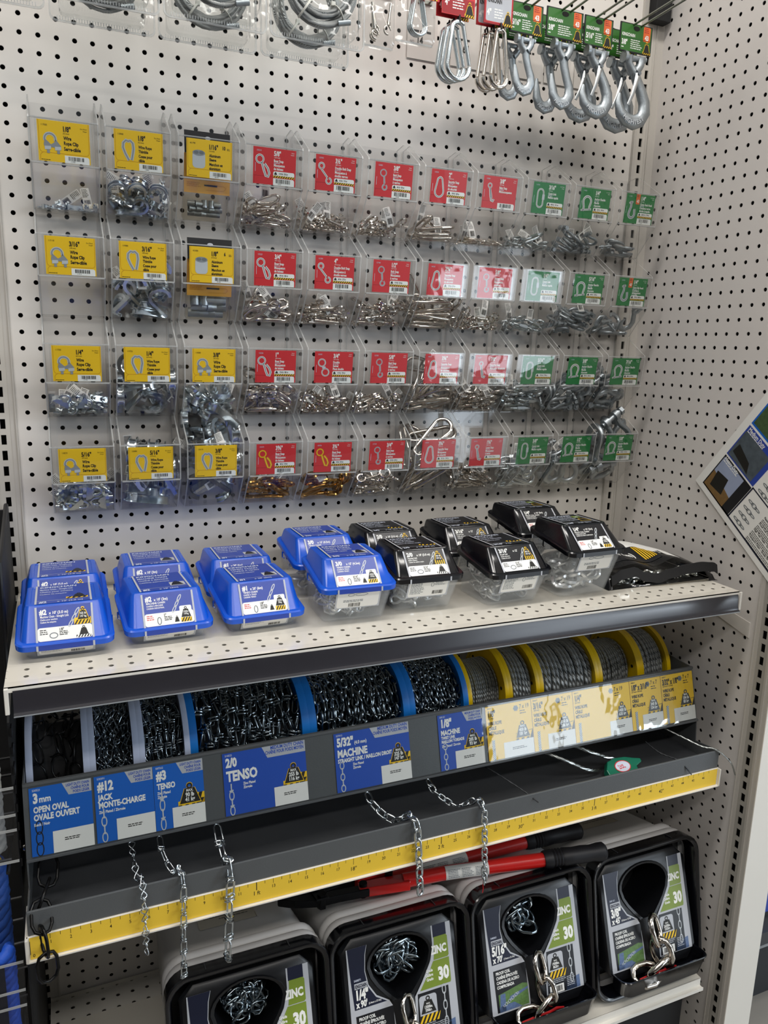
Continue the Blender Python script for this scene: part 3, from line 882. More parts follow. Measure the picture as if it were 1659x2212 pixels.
SB = ['Machine Chain - Straight Link', 'Chaîne pour machine', 'Cadena de máquina']
MC = ['MACHINE CHAIN', 'CHAÎNE À MACHINE', 'CADENA INDUSTRIAL']
TC = ['TENSO CHAIN', 'CHAÎNE À TENSO', 'CADENA TENSO']
PL = ['Passing Link', 'Maillon passant', 'Cadena de eslabón amplio']
PC = ['PROOF COIL CHAIN', 'CHAÎNE ÉPROUVÉE', 'CADENA DE ACERO COMPROBADA']
PF = ['Proof Coil', 'Chaîne éprouvée', 'Cadena de acero']
sm, md, bg = (.85, .42, .07), (1.0, .55, .09), (1.25, .8, .14)
TUBS = [
 (1.5, -12.1, .95, 'blue', '#2', "x 10' (3.0 m)", SB, ('325 lb', '147 kg', '1/8"'), 'at the shelf end with striped mark', 0, 0, sm, 26, 'oval', .6, 'front'),
 (6.85, -11.75, 1.0, 'blue', '#2', "x 10' (3m)", MC, ('325lbs', '147kg', '2"'), 'number two machine chain 3m', .05, 1, sm, 26, 'oval', .6, 'front'),
 (12.28, -11.65, 1.05, 'blue', '#1', "x 20' (6m)", TC, ('155lbs', '70kg', '1/8"'), 'number one tenso chain', .04, 1, sm, 26, 'tenso', .6, 'front'),
 (17.85, -12.05, 2.4, 'blue', '3/0', "x 15' (4.5m)", TC, ('300lbs', '136kg', '3/16"'), 'taller three nought tenso chain', -.04, 1, (1.3, .55, .08), 26, 'tenso', .45, 'front'),
 (22.8, -11.5, 2.4, 'black', '2/0', "x 10' (3.0 m)", PL, ('450 lb', '204 kg', '3/16"'), 'two nought passing link', -.04, 0, md, 44, 'oval', .42, 'front'),
 (28.95, -12.4, 2.4, 'black', '3/16"', "x 12'", PF, ('800 lb', '363 kg', '3/16"'), 'three sixteenths proof coil', .03, 0, md, 50, 'oval', .5, 'front'),
 (34.65, -12.45, 3.45, 'black', '1/4"', "x 10' (3m)", PC, ('1300lbs', '590kg', '1/4"'), 'tallest quarter inch proof coil', .03, 1, bg, 54, 'oval', .5, 'front'),
 (1.53, -7.0, .95, 'blue', '#2', "x 10' (3.0 m)", SB, ('325 lb', '147 kg', '1/8"'), 'at the shelf end with striped mark', 0, 0, sm, 12, 'oval', .6, 'rear'),
 (6.9, -6.3, 1.0, 'blue', '#2', "x 10' (3m)", MC, ('325lbs', '147kg', '2"'), 'number two machine chain 3m', 0, 1, sm, 12, 'oval', .6, 'rear'),
 (12.2, -6.6, 1.05, 'blue', '#1', "x 20' (6m)", TC, ('155lbs', '70kg', '1/8"'), 'number one tenso chain', 0, 1, sm, 12, 'tenso', .6, 'rear'),
 (17.8, -6.55, 2.4, 'blue', '3/0', "x 15' (4.5m)", TC, ('300lbs', '136kg', '3/16"'), 'taller three nought tenso chain', 0, 1, (1.3, .55, .08), 12, 'tenso', .45, 'rear'),
 (22.8, -6.45, 2.4, 'black', '2/0', "x 10' (3.0 m)", PL, ('450 lb', '204 kg', '3/16"'), 'two nought passing link', 0, 0, md, 16, 'oval', .42, 'rear'),
 (28.8, -6.7, 2.4, 'black', '3/16"', "x 12'", PF, ('800 lb', '363 kg', '3/16"'), 'three sixteenths proof coil', 0, 0, md, 16, 'oval', .45, 'rear'),
 (34.4, -6.85, 3.45, 'black', '1/4"', "x 10' (3m)", PC, ('1300lbs', '590kg', '1/4"'), 'tallest quarter inch proof coil', 0, 1, bg, 20, 'oval', .5, 'rear')]
for k, (xc, yf, hf, col, ti, ft, sub, note, what, rot, st, lk, nl, kd, fl, row) in enumerate(TUBS):
    chain_tub(xc, yf, hf, col, ti, ft, sub, note, '%s lidded chain tub, %s, %s' % (col, what, 'by the shelf edge' if row == 'front' else 'by the pegboard'),
              'chain piled in the %s tub, %s, %s' % (col, what, 'by shelf edge' if row == 'front' else 'by pegboard'), rot, st, lk, nl, kd, fl, 11+k*7)

# ---------------------------------------------------------------- black bag of chain
def bag_h(u, v):
    e = max(0, 1-abs(2*u-1)**3.2)*max(0, 1-abs(2*v-1)**2.6)
    return 1.85*e**.36*(.78+.16*math.sin(7*u+2)*math.cos(5*v)+.1*math.sin(17*u+9*v))
bx0, bx1, by0, by1 = 36.95, 46.6, -12.3, -3.4
def bag_p(u, v, k=1):
    x = bx0+(bx1-bx0)*u
    y = by0+(by1-by0)*v+(.2*math.sin(9*u)-.7*u*u)*(1-v)
    return (x, y, SH+.03+k*bag_h(u, v))
root = thing('chain_bag', 'black plastic bag of chain lying flat at the end of the shelf', 'bag', (41.8, -8, SH+.02))
b = B()
nu, nv = 40, 28
vs = [bag_p(i/nu, j/nv) for j in range(nv+1) for i in range(nu+1)]
fs = [(j*(nu+1)+i, j*(nu+1)+i+1, (j+1)*(nu+1)+i+1, (j+1)*(nu+1)+i) for j in range(nv) for i in range(nu)]
mm = []
for j in range(nv):
    for i in range(nu):
        u, v = (i+.5)/nu, (j+.5)/nv
        mm.append(bag_clear if v < .17 and .04 < u < .93 else bag_black)
b.add(vs, fs, mm)
b.poly([(bx0, by0, SH+.025), (bx1, by0, SH+.025), (bx1, by1, SH+.025), (bx0, by1, SH+.025)], bag_black)
b.obj('bag_body', root, 60)
def on_bag(u0, u1, v0, v1, m, off=.03, n=10, b=None):
    b = b or B()
    vs = []
    for j in range(n+1):
        for i in range(n+1):
            q = bag_p(u0+(u1-u0)*i/n, v0+(v1-v0)*j/n)
            vs.append((q[0], q[1]-off*.4, q[2]+off))
    fs = [(j*(n+1)+i, j*(n+1)+i+1, (j+1)*(n+1)+i+1, (j+1)*(n+1)+i) for j in range(n) for i in range(n)]
    return b.add(vs, fs, m)
b = B()
on_bag(.1, .66, .24, .62, box_black, .03, 14, b); on_bag(.68, .9, .3, .9, paper, .03, 10, b); on_bag(.36, .62, .62, .9, olive, .03, 10, b)
for k in range(6): on_bag(.53+k*.02, .54+k*.02, .28, .48, yellow, .05, 4, b)
on_bag(.5, .62, .49, .6, paper, .05, 4, b)
for k in range(9): on_bag(.7+k*.018, .71+k*.018, .38, .52, black_ink, .05, 4, b)
i0 = len(b.v)
p = Page(b, (0, 0, 0), (1, 0, 0), (0, 1, 0))
p.text("x 25' (7.6m)", 0, 0, .62, white_ink, 1, .72, .03)
nb = []
for x, y, zz in b.v[i0:]:
    q = bag_p(.16+x/(bx1-bx0), .34+y/(by1-by0)); nb.append((q[0], q[1]-.03, q[2]+.06))
b.v[i0:] = nb
b.obj('printed_label', root)
st = [(37.3, -12.2, .5), (38.1, -12.35, .95), (39.2, -12.4, 1.05), (40.1, -12.45, .6), (41.3, -12.5, .42), (42.3, -12.6, .7), (43.6, -12.75, .95), (44.9, -12.95, 1.1), (45.9, -13.0, 1.0), (46.6, -12.9, .7)]
sp = []
for i in range(len(st)-1):
    for t in range(4):
        a, c = Vector(st[i]), Vector(st[i+1]); s_ = t/4; s_ = s_*s_*(3-2*s_)
        sp.append(Vector((a.x+(c.x-a.x)*t/4, a.y+(c.y-a.y)*t/4, a.z+(c.z-a.z)*s_)))
rings = []
for q in sp:
    q = (q.x, q.y, q.z+SH)
    rings.append([(q[0], q[1]-.03, q[2]-.2), (q[0], q[1]+.12, q[2]+.48), (q[0], q[1]+.26, q[2]+.46), (q[0], q[1]+.1, q[2]-.18)])
B().loft(rings, black_matte).obj('webbing_strap', root, 60)
b = B()
heap(b, (37.4, 45.8, -12.15, -11.0, SH+.1, SH+.6), 60, .95, .55, .09, chainzinc, 5)
tag(b.obj('bagged_chain', None, 60), 'bright chain showing through the clear front of the black bag', 'chain')

# ================================================================ spool rack
YC, ZC, RF = -7.5, -41.1, 3.1          # common axle of the spools
rack = thing('spool_rack', 'grey steel rack of chain spools with a tray in front', 'rack', (22.4, -9, Z2))
side = [(-3.5, Z2+.02), (-3.5, -39.6), (-9.0, -39.9), (-12.02, -40.0), (-13.1, -43.9), (-13.25, -45.6), (-15.46, -45.25), (-15.5, Z2+.02)]
for x in (-1.16, 45.84): B().prism(side, 0, x, x+.08, grey_paint).obj('side_plate', rack)
B().prism([(-15.5, Z2+.04), (-15.5, -45.27), (-15.36, -45.27), (-15.4, Z2+.04)], 0, -1.2, 45.96, grey_paint).obj('tray_lip', rack, bevel=.03)
B().box(-1.08, 45.84, -15.42, -3.6, Z2+.02, Z2+.08, grey_dark).obj('tray_floor', rack)
pt, pb = (-12.06, -40.12), (-13.08, -43.84)     # slanted label holder: top and bottom (y, z)
B().prism([pt, pb, (-13.02, -43.84), (-12.0, -40.12)], 0, -1.08, 45.84, grey_paint).obj('label_holder', rack)
B().box(-1.16, 45.92, -12.14, -11.94, -40.14, -39.96, grey_paint).obj('top_flange', rack, bevel=.02)
B().box(-1.16, 45.92, -13.26, -13.0, -43.98, -43.82, grey_paint).obj('bottom_flange', rack, bevel=.02)
B().cyl((-1.1, YC, ZC), (45.9, YC, ZC), .27, steel_ink, 12).obj('axle', rack, 40)
for z in (-43.4,): B().lathe([(.16, -1.3), (.2, -1.22), (.08, -1.16)][::-1], (0, -12.6, z), 0, nickel, 10).obj('bolt', rack, 40)
holder = {}
def slant_page(b, x, w, e=.0):
    u = Vector((0, pt[0]-pb[0], pt[1]-pb[1]))
    n = Vector((1, 0, 0)).cross(u.normalized())
    return Page(b, Vector((x, pb[0], pb[1]+.06))+n*(.03+e), (1, 0, 0), u, .004), 3.66

def rope_print(q, x, y, h, w=.22):
    q.rect(x, y, w, h, mid_ink, 2)
    for k in range(int(h/.12)): q.poly([(x, y+k*.12), (x+w, y+k*.12+.14), (x+w, y+k*.12+.2), (x, y+k*.12+.06)], steel_ink, 3)

def chain_print(q, x, y, h, kind):
    ink = black_ink if kind == 'oval' else steel_ink
    n = {'oval': 3, 'jack': 4, 'tenso': 4}.get(kind, 5)
    l = h/n*1.22
    for k in range(n):
        cy = y+h/n*(k+.5)
        if k % 2 and kind != 'oval':
            q.stroke([(x, cy-l/2), (x, cy+l/2)], .07, ink, 3)
            if kind == 'tenso': q.stroke([(x-.12, cy-l*.3), (x+.12, cy-l*.24)], .07, ink, 4)
        else:
            a = .17 if kind == 'oval' else .13
            q.stroke([(x+a*math.cos(t), cy+l/2*math.sin(t)) for t in [2*PI*j/14 for j in range(14)]], .055, ink, 2, True)

BLU = [ # x0, x1, colour, sku, size, head, sub, duty, load, print
 (-.86, 2.3, blue_card, '530521', '3', ' mm', ['OPEN OVAL', 'OVALE OUVERT'], 'Black / Noir', 'l', None, 'oval', 'black three millimetre open oval chain'),
 (2.44, 5.58, blue_card, '530391', '#12', '', ['JACK', 'MONTE-CHARGE'], 'Zinc Plated / Zinguée', 'l', None, 'jack', 'number twelve jack chain'),
 (5.6, 8.41, blue_card, '507362', '#3', '', ['TENSO'], 'Zinc Plated', 'l', ('90 lb', '41 kg'), 'tenso', 'number three tenso chain'),
 (9.57, 14.66, blue_deep, '510522', '2/0', '', ['TENSO'], 'Zinc Plated', 'm', ('255 lb', '116 kg'), 'tenso', 'two nought tenso chain'),
 (16.54, 21.68, blue_deep, '527012', '5/32"', ' (4.0 mm)', ['MACHINE', 'STRAIGHT LINK / MAILLON DROIT'], 'Zinc Plated', 'm', ('325 lb', '147 kg'), 'oval5', 'straight link machine chain'),
 (23.81, 27.16, blue_deep, '505121', '1/8"', '', ['MACHINE', 'TWIST LINK', 'MAILLON TORSADE'], 'Zinc Plated / Zinguée', 'm', ('205 lb', '93 kg'), 'oval5', 'twist link machine chain')]
for x0, x1, cm, sku, size, ext, head, sub, duty, load, pr, what in BLU:
    w = x1-x0
    b = B(); q, h = slant_page(b, x0, w)
    q.rect(0, 0, w, h, cm, 0)
    wide = w > 4
    q.text(sku, .16, h-.2, .11, pale_ink, 2, .9, .02)
    t = q.text(size, .18, h-.82, .5, white_ink, 2, .72, .06)
    if ext: q.text(ext.strip(), .24+t, h-.82, .34 if 'mm' == ext.strip() else .2, white_ink, 2, .8, .03)
    y = h-.98
    for k, tx in enumerate(head):
        hh = (.62 if wide and tx == 'TENSO' else .48 if wide and k == 0 else .34 if k == 0 or len(head) == 2 else .2)
        if wide and k == 1: hh = .25
        y -= hh*1.08
        q.text(tx, .18, y, hh*.92, white_ink, 2, .72, .045, width=w-.35)
        y -= hh*.16
    for k, tx in enumerate([sub] if '/' in sub else [sub, 'Zinguée']):
        xx = .18 if not wide else 1.15
        q.text(tx, xx, y-.24-k*.22, .15, white_ink, 2, .75, .03)
    dw = 1.5 if not wide else 2.7
    q.poly([(w-dw, h), (w, h), (w, h-.68), (w-dw+.32, h-.68)], silver_ink, 1)
    dt = ['LIGHT DUTY CHAIN', 'CHAÎNE POUR', 'POIDS LÉGER'] if duty == 'l' else ['MEDIUM DUTY CHAIN', 'CHAÎNE POUR POIDS MOYEN'] if wide else ['MEDIUM DUTY CHAIN', 'CHAÎNE POUR', 'POIDS MOYEN']
    for k, tx in enumerate(dt): q.text(tx, w-.1, h-.22-k*(.2 if len(dt) == 3 else .26), .14 if len(dt) == 3 else .2, blue_deep, 2, .72, .03, 'r', width=dw-.3)
    aw = w*.66 if not wide else 2.1
    ah = 1.32 if load or wide else 1.35
    q.rect(w-aw, 0, aw, ah*.86, paper, 3)
    q.lines(w-aw*.72, ah*.5, aw*.5, 2, .1, .05, black_ink, 4)
    if load:
        wx = w-1.45
        q.stripes(wx-.06, ah*.86, w-wx+.06, .28, black_ink, yellow, 4, 1)
        q.rect(w-.45, ah*.86, .45, .62, yellow, 1).poly([(w-.5, ah*.86), (w-.32, ah*.86), (w-.1, ah*.86+.62), (w-.3, ah*.86+.62)], black_ink, 2)
        q.weight(wx-.03, ah*.9, 1.3, 1.24, yellow, 3).weight(wx+.03, ah*.95, 1.18, 1.14, black_ink, 4)
        q.text('MAX.', wx+.62, ah*.9+.72, .14, white_ink, 5, .85, .03, 'c')
        for k, tx in enumerate(load): q.text(tx, wx+.62, ah*.9+.44-k*.27, .22, white_ink, 5, .78, .04, 'c')
    chain_print(q, .42, .06, y-.1 if not wide else 1.75, {'oval5': 'm'}.get(pr, pr))
    tag(b.obj('rack_label_card'), 'blue printed card on the rack for %s' % what, 'label', 'price cards on the spool rack')
YEL = [(27.45, 31.1, 'A', '1/8"', '(3.2 mm)', '7 x 19', ('400 lb', '181 kg'), 'one eighth inch wire rope'), (31.12, 34.6, 'B', '3/16"', '(4.8 mm)', '7 x 19', ('850 lb', '386 kg'), 'three sixteenths wire rope'),
 (34.62, 39.7, 'C', '1/4"', '(6.4 mm)', '7 x 19', ('1400 lb', '635 kg'), 'quarter inch wire rope'), (39.72, 42.65, 'D', '1/8" x 3/16"', '(3.2 mm x 4.8 mm)', '7 x 7', ('340 lb', '154 kg'), 'coated wire rope, third from side wall'.replace('third', 'next') if 0 else 'coated rope, the larger of two sizes'),
 (42.67, 45.78, 'E', '3/32" x 1/8"', '(2.4 mm x 3.2 mm)', '7 x 7', ('184 lb', '83 kg'), 'coated rope, at the side wall')]
for x0, x1, sku, size, mm, lay, load, what in YEL:
    w = x1-x0
    b = B(); q, h = slant_page(b, x0, w)
    q.rect(0, 0, w, h, yellow, 0)
    q.rect(.0, 0, .025, h, amber, 1)
    q.text('580%d17' % (ord(sku)-60), .14, h-.2, .1, black_ink, 2, .9, .01)
    q.text(size, .14, h-.72, .4, black_ink, 2, .66, .045, width=1.55)
    q.text(mm, .16, h-.88, .11, black_ink, 2, .8, .02)
    for k, tx in enumerate(['WIRE ROPE', 'CÂBLE', 'MÉTALLIQUE']): q.text(tx, .14, h-1.28-k*.33, .22, black_ink, 2, .66, .04, width=1.3)
    big = w > 4
    gx = w-1.05 if not big else w-1.5
    for j in range(7):
        a = 2*PI*j/6
        q.disc(gx-.2+(.13*math.cos(a) if j else 0), h-.42+(.13*math.sin(a) if j else 0), .085, mid_ink, 2, 8)
    q.text(lay, gx+.08, h-.5, .3, black_ink, 2, .72, .01, width=w-gx-.15)
    q.lines(gx+.1, h-.68, .55, 2, .16, .06, black_ink, 2)
    aw = w*.66 if not big else 2.0
    q.rect(w-aw, 0, aw, 1.05, paper, 3).lines(w-aw*.72, .58, aw*.5, 2, .1, .05, black_ink, 4)
    wx = w-1.4
    q.stroke([(wx, 1.5), (w, 1.62)], .03, black_ink, 1)
    q.poly([(w-.28, 1.05), (w, 1.05), (w, 1.7)], black_ink, 1)
    for k in range(3): q.poly([(wx+k*.42, 1.05), (wx+k*.42+.22, 1.05), (wx+k*.42+.26, 1.25), (wx+k*.42+.08, 1.25)], grey_dark, 1)
    q.weight(wx-.03, 1.16, 1.22, 1.24, yellow, 3).weight(wx+.02, 1.2, 1.12, 1.14, grey_dark, 4)
    q.text('MAX.', wx+.58, 1.9, .14, white_ink, 5, .85, .03, 'c')
    for k, tx in enumerate(load): q.text(tx, wx+.58, 1.62-k*.27, .22, white_ink, 5, .75, .04, 'c')
    rope_print(q, .34, 0, 1.35)
    tag(b.obj('rack_label_card'), 'yellow printed card on the rack for %s' % what, 'label', 'price cards on the spool rack')
b = B()
u = Vector((0, pt[0]-pb[0], pt[1]-pb[1])).normalized(); n = Vector((1, 0, 0)).cross(u)
for x0, x1 in ((-.9, 26.95), (27.0, 45.8)):
    b = B()
    O = Vector((0, pb[0], pb[1]))+n*.14
    T = Vector((0, pt[0], pt[1]))+n*.14
    b.prism([(O.y, O.z), (T.y, T.z), (T.y-.01, T.z), (O.y-.01, O.z)], 0, x0, x1, cover_pvc)
    b.obj('label_cover', rack)

# ---------------------------------------------------------------- spools
def strand(name, pitch, col='#a4a8a8'):
    """steel rope: twisted strands wound round the x axis"""
    m = mat(name, col, .4, .55, .12, 120)
    nt = m.node_tree; N, L = nt.nodes, nt.links
    bs = N['Principled BSDF']
    t = N.new('ShaderNodeTexCoord'); s = N.new('ShaderNodeSeparateXYZ'); L.new(t.outputs['Object'], s.inputs[0])
    at = N.new('ShaderNodeMath'); at.operation = 'ARCTAN2'
    L.new(s.outputs[1], at.inputs[0]); L.new(s.outputs[2], at.inputs[1])
    a = N.new('ShaderNodeMath'); a.operation = 'MULTIPLY'; a.inputs[1].default_value = 2.6/pitch*2*PI
    L.new(at.outputs[0], a.inputs[0])
    c = N.new('ShaderNodeMath'); c.operation = 'MULTIPLY_ADD'; c.inputs[1].default_value = 2*PI/(pitch*I*1.15)
    L.new(s.outputs[0], c.inputs[0]); L.new(a.outputs[0], c.inputs[2])
    sn = N.new('ShaderNodeMath'); sn.operation = 'SINE'; L.new(c.outputs[0], sn.inputs[0])
    bp = N.new('ShaderNodeBump'); bp.inputs['Strength'].default_value = 1; bp.inputs['Distance'].default_value = pitch*I*.22
    L.new(sn.outputs[0], bp.inputs['Height']); L.new(bp.outputs['Normal'], bs.inputs['Normal'])
    return m

def spool(x0, x1, col, rw, fill, label, glabel, rf=RF, t=.3):
    at = ((x0+x1)/2, YC, ZC)
    root = thing('chain_spool' if fill[0] != 'rope' else 'wire_rope_spool', label, 'spool', (at[0], YC, ZC-rf), 'spools in the grey rack')
    for s, (a, c) in enumerate(((x0, x0+t), (x1-t, x1))):
        g = (a+c)/2
        b = B().lathe([(.3, a-g), (rf-.3, a-g), (rf-.26, a-g-.04), (rf, a-g-.04), (rf+.02, 0), (rf, c-g+.04), (rf-.26, c-g+.04), (rf-.3, c-g), (.3, c-g)], (g, YC, ZC), 0, col, 56, True)
        fl = b.obj('flange', root, 40)
        for k in range(3):
            an = .7+k*2.1
            B().cyl((a-.02, YC+math.cos(an)*rf*.8, ZC+math.sin(an)*rf*.8), (c+.02, YC+math.cos(an)*rf*.8, ZC+math.sin(an)*rf*.8), .13, dark_void, 10).obj('flange_hole', fl)
    h, cr = (x1-x0)/2-t, max(.9, rw-.7)
    B().lathe([(.3, -h), (cr, -h), (cr, h), (.3, h)], at, 0, black_matte, 28, True).obj('core', root, 40)
    b = B()
    if fill[0] == 'rope':
        d = fill[1]
        n = int((x1-x0-2*t)/d)
        R = random.Random(int(x0*10))
        for k in range(n):
            x = x0+t+d*(k+.5)
            w = R.uniform(-.25, .25)*d
            rr = rw-d/2+R.uniform(-.04, .03)
            P = [(x+w*math.sin(a*2+k), YC-rr*math.cos(a), ZC+rr*math.sin(a)) for a in [2*PI*j/40 for j in range(40)]]
            b.tube(P, d*.5, fill[2], 8, True)
        b.obj('wound_rope', root, 80, at=None)
    else:
        kind, L, w, d, m, pitch = fill[1:]
        n = max(1, int((x1-x0-2*t-.1)/pitch))
        R = random.Random(int(x0*10)+3)
        st = L-2.2*d
        for lay in (0, 1):
            rr0 = rw-w*.5-lay*w*.75
            for k in range(n):
                x = x0+t+.05+(x1-x0-2*t-.1)*(k+.5)/n+(pitch*.4 if lay else 0)
                if x > x1-t-w*.3: continue
                da = st/rr0
                a = -1.1+R.uniform(0, da)
                i = 0
                while a < 2.3:
                    rr = rr0+R.uniform(-.35, .35)*w
                    c = Vector((x+R.uniform(-.3, .3)*pitch, YC-rr*math.cos(a), ZC+rr*math.sin(a)))
                    y = Vector((R.uniform(-.3, .3), math.sin(a), math.cos(a))).normalized()
                    out = Vector((0, -math.cos(a), math.sin(a)))
                    x2 = out.cross(y).normalized(); z2 = x2.cross(y)
                    an = (i % 2)*PI/2+R.uniform(-.5, .5)+.4
                    xx = x2*math.cos(an)+z2*math.sin(an); zz = xx.cross(y)
                    M = Matrix((xx, y, zz)).transposed().to_4x4(); M.translation = c
                    put_link(b, M, L, w, d, m, 6, kind)
                    a += da; i += 1
        b.obj('wound_chain', root, 60)
    return root

rope_thin = strand('rope_thin', .14); rope_mid = strand('rope_mid', .2); rope_big = strand('rope_big', .26)
S = [(-1.0, 2.28, white_spool, 2.75, ('chain', 'oval', 1.35, .8, .055, blackchain, .75), 'white spool of black open oval chain at the rack end', .28),
 (2.32, 5.02, white_spool, 2.85, ('chain', 'jack', .78, .34, .035, shaded_chain, .3), 'white spool of number twelve jack chain', .28),
 (5.06, 7.98, white_spool, 2.85, ('chain', 'tenso', .85, .34, .04, shaded_chain, .36), 'white spool of number three tenso chain', .28),
 (8.0, 15.48, blue_spool, 2.95, ('chain', 'tenso', 1.25, .5, .055, shaded_chain, .5), 'wide blue spool of two nought tenso chain', .42),
 (15.54, 22.58, blue_spool, 2.7, ('chain', 'oval', .8, .42, .075, shaded_chain, .42), 'wide blue spool of straight link machine chain', .42),
 (22.62, 27.1, blue_spool, 2.65, ('chain', 'oval', .6, .34, .06, shaded_chain, .33), 'narrow blue spool of twist link chain', .36),
 (27.12, 33.0, yellow_spool, 2.2, ('rope', .16, rope_thin), 'yellow spool of thin wire rope beside the blue spools', .26),
 (30.2, 30.3, None, 0, None, '', 0),
 (33.04, 38.3, yellow_spool, 2.75, ('rope', .36, rope_big), 'yellow spool full of the thickest wire rope', .28),
 (38.34, 42.25, yellow_spool, 2.25, ('rope', .2, rope_mid), 'half empty yellow spool with one bare flange', .28),
 (42.27, 45.2, yellow_spool, 2.8, ('rope', .22, rope_mid), 'yellow spool of wire rope at the side wall', .28)]
S[6] = (27.12, 30.4, yellow_spool, 2.2, ('rope', .16, rope_thin), 'yellow spool of thin wire rope beside the blue spools', .26)
S[7] = (30.42, 33.0, yellow_spool, 2.8, ('rope', .26, rope_mid), 'yellow spool of medium wire rope between two yellow spools', .26)
for x0, x1, col, rw, fill, lab, t in S:
    spool(x0, x1, col, rw, fill, lab, None, RF, t)

# ---------------------------------------------------------------- chain tails hanging over the tray
def tail(label, pts, kind, L, w, d, m, cat='chain', twist=0):
    root = thing('hanging_chain', label, cat, tuple(pts[-1]), 'chain tails over the tray lip')
    chain_along(pts, L, w, d, m, root, kind, twist)
    return root
YL = -15.82
def path(xa, xb, xe, ze, y0=-13.3, za=-43.9):
    return [(xa, -12.5, -44.5), (xa, y0, -44.9), (xa+(xb-xa)*.55, -14.2, -45.9), (xb, -15.1, -44.95), (xb, -15.45, -44.85), (xb+.05, YL-.1, -45.3), (xe, YL-.15, ze)]
tail('black open oval chain tail hanging over the ruler zero', [(-.05, -12.4, -44.3), (-.05, -13.4, -44.9), (-.45, -14.3, -45.6), (-.55, -15.3, -45.15), (-.5, -16.0, -45.5), (-.3, -16.05, -49.3)], 'oval', 1.75, 1.0, .09, blackchain)
tail('slim jack chain tail hanging near the sixth inch', path(4.25, 4.5, 4.55, -49.2), 'jack', .78, .34, .036, chainzinc)
tail('short link tenso chain tail hanging near the eighth inch', path(5.8, 6.6, 6.5, -51.2), 'tenso', .92, .34, .042, chainzinc)
tail('large tenso chain tail hanging near the tenth inch', path(9.1, 9.2, 8.95, -51.1), 'tenso', 1.4, .5, .06, chainzinc)
tail('thick machine chain tail hanging before the two foot mark', path(18.75, 20.75, 21.15, -50.1), 'oval', .85, .46, .08, chainzinc)
t = tail('twisted machine chain tail with a red thread on its end', path(23.1, 25.5, 25.83, -50.6), 'oval', .6, .36, .065, chainzinc, twist=.5)
B().tube([(25.83, YL, -50.6), (25.8, YL-.03, -50.9), (25.86, YL, -51.2), (25.82, YL, -51.5)], .03, red_tag, 5).obj('red_thread', t)
def wire(label, pts, r, m):
    P = [Vector(p) for p in pts]
    q = []
    for i in range(len(P)-1):
        p0, p1, p2, p3 = P[max(i-1, 0)], P[i], P[i+1], P[min(i+2, len(P)-1)]
        for k in range(8):
            t = k/8
            q.append(.5*((2*p1)+(p2-p0)*t+(2*p0-5*p1+4*p2-p3)*t*t+(3*p1-p0-3*p2+p3)*t**3))
    q.append(P[-1])
    b = B()
    for j in range(3):        # three strands twisted together
        up = Vector((0, 0, 1))
        pp = []
        for i, v in enumerate(q):
            a = i*1.1+j*2*PI/3
            pp.append(v+Vector((math.cos(a)*r*.45, math.sin(a)*r*.45*.5, math.sin(a)*r*.45)))
        b.tube(pp, r*.62, m, 6)
    return tag(b.obj('wire_rope_end', None, 60), label, 'wire', 'wire rope ends in the tray')
dark_wire = mat('coated_wire', '#23262a', .4, .3, .1, 200)
bright_wire = mat('bright_wire', '#b4b8b6', .35, 1, .15, 300)
wire('dark wire rope end poking over the tray lip under the first yellow card', [(27.2, -12.4, -44.3), (27.9, -13.3, -44.6), (29.0, -14.8, -45.2), (29.75, -15.8, -45.75)], .05, dark_wire)
wire('pale wire rope end lying in the tray beside the tape dispenser', [(32.2, -12.4, -44.3), (33.6, -13.3, -44.8), (35.6, -13.4, -45.9), (36.8, -13.2, -46.3)], .12, bright_wire)
wire('pale wire rope end running behind the green tape dispenser', [(34.8, -12.4, -44.3), (36.2, -12.9, -44.9), (38.0, -13.0, -45.7), (39.75, -13.0, -46.4)], .13, bright_wire)
wire('short dark coated wire end above the forty three mark', [(41.2, -12.9, -45.0), (41.6, -14.0, -45.4), (42.4, -15.2, -45.6), (43.1, -15.8, -46.5)], .055, dark_wire)
wire('long thin wire rope end reaching past the rack to the side wall', [(43.0, -12.4, -44.3), (43.6, -13.3, -44.55), (44.7, -14.9, -45.0), (45.5, -15.5, -45.1), (46.5, -16.1, -46.0), (47.3, -16.0, -47.3)], .06, bright_wire)
green_pl = mat('green_plastic', '#0f6b52', .3, 0, .05, 30)
root = thing('tape_dispenser', 'small green tape dispenser lying in the grey tray', 'tape dispenser', (38.3, -13.9, Z2+.1))
i0 = 0
b = B(); b.prism([(-1.15, 0), (-1.1, .5), (-.7, .95), (-.1, 1.05), (.6, .95), (1.1, .75), (1.55, .6), (1.5, .4), (1.0, .25), (.9, -.05), (-.9, -.12)], 2, 0, .42, green_pl)
M = Matrix.Translation(Vector((38.15, -14.3, Z2+.12))) @ Matrix.Rotation(.1, 4, 'Z') @ Matrix.Rotation(.5, 4, 'X') @ Matrix.Scale(1.3, 4)
b.xf(M).obj('dispenser_body', root, bevel=.06)
b = B(); q = Page(b, (0, 0, .43), (1, 0, 0), (0, 1, 0))
q.disc(.05, .45, .55, red, 0, 20, .36).disc(.05, .45, .5, pale_ink, 1, 20, .31)
q.lines(-.25, .33, .6, 1, .1, .05, red, 2)
q.text('TAPE', -.28, .4, .16, red, 2, .8, .02)
b.xf(M).obj('sticker', root)

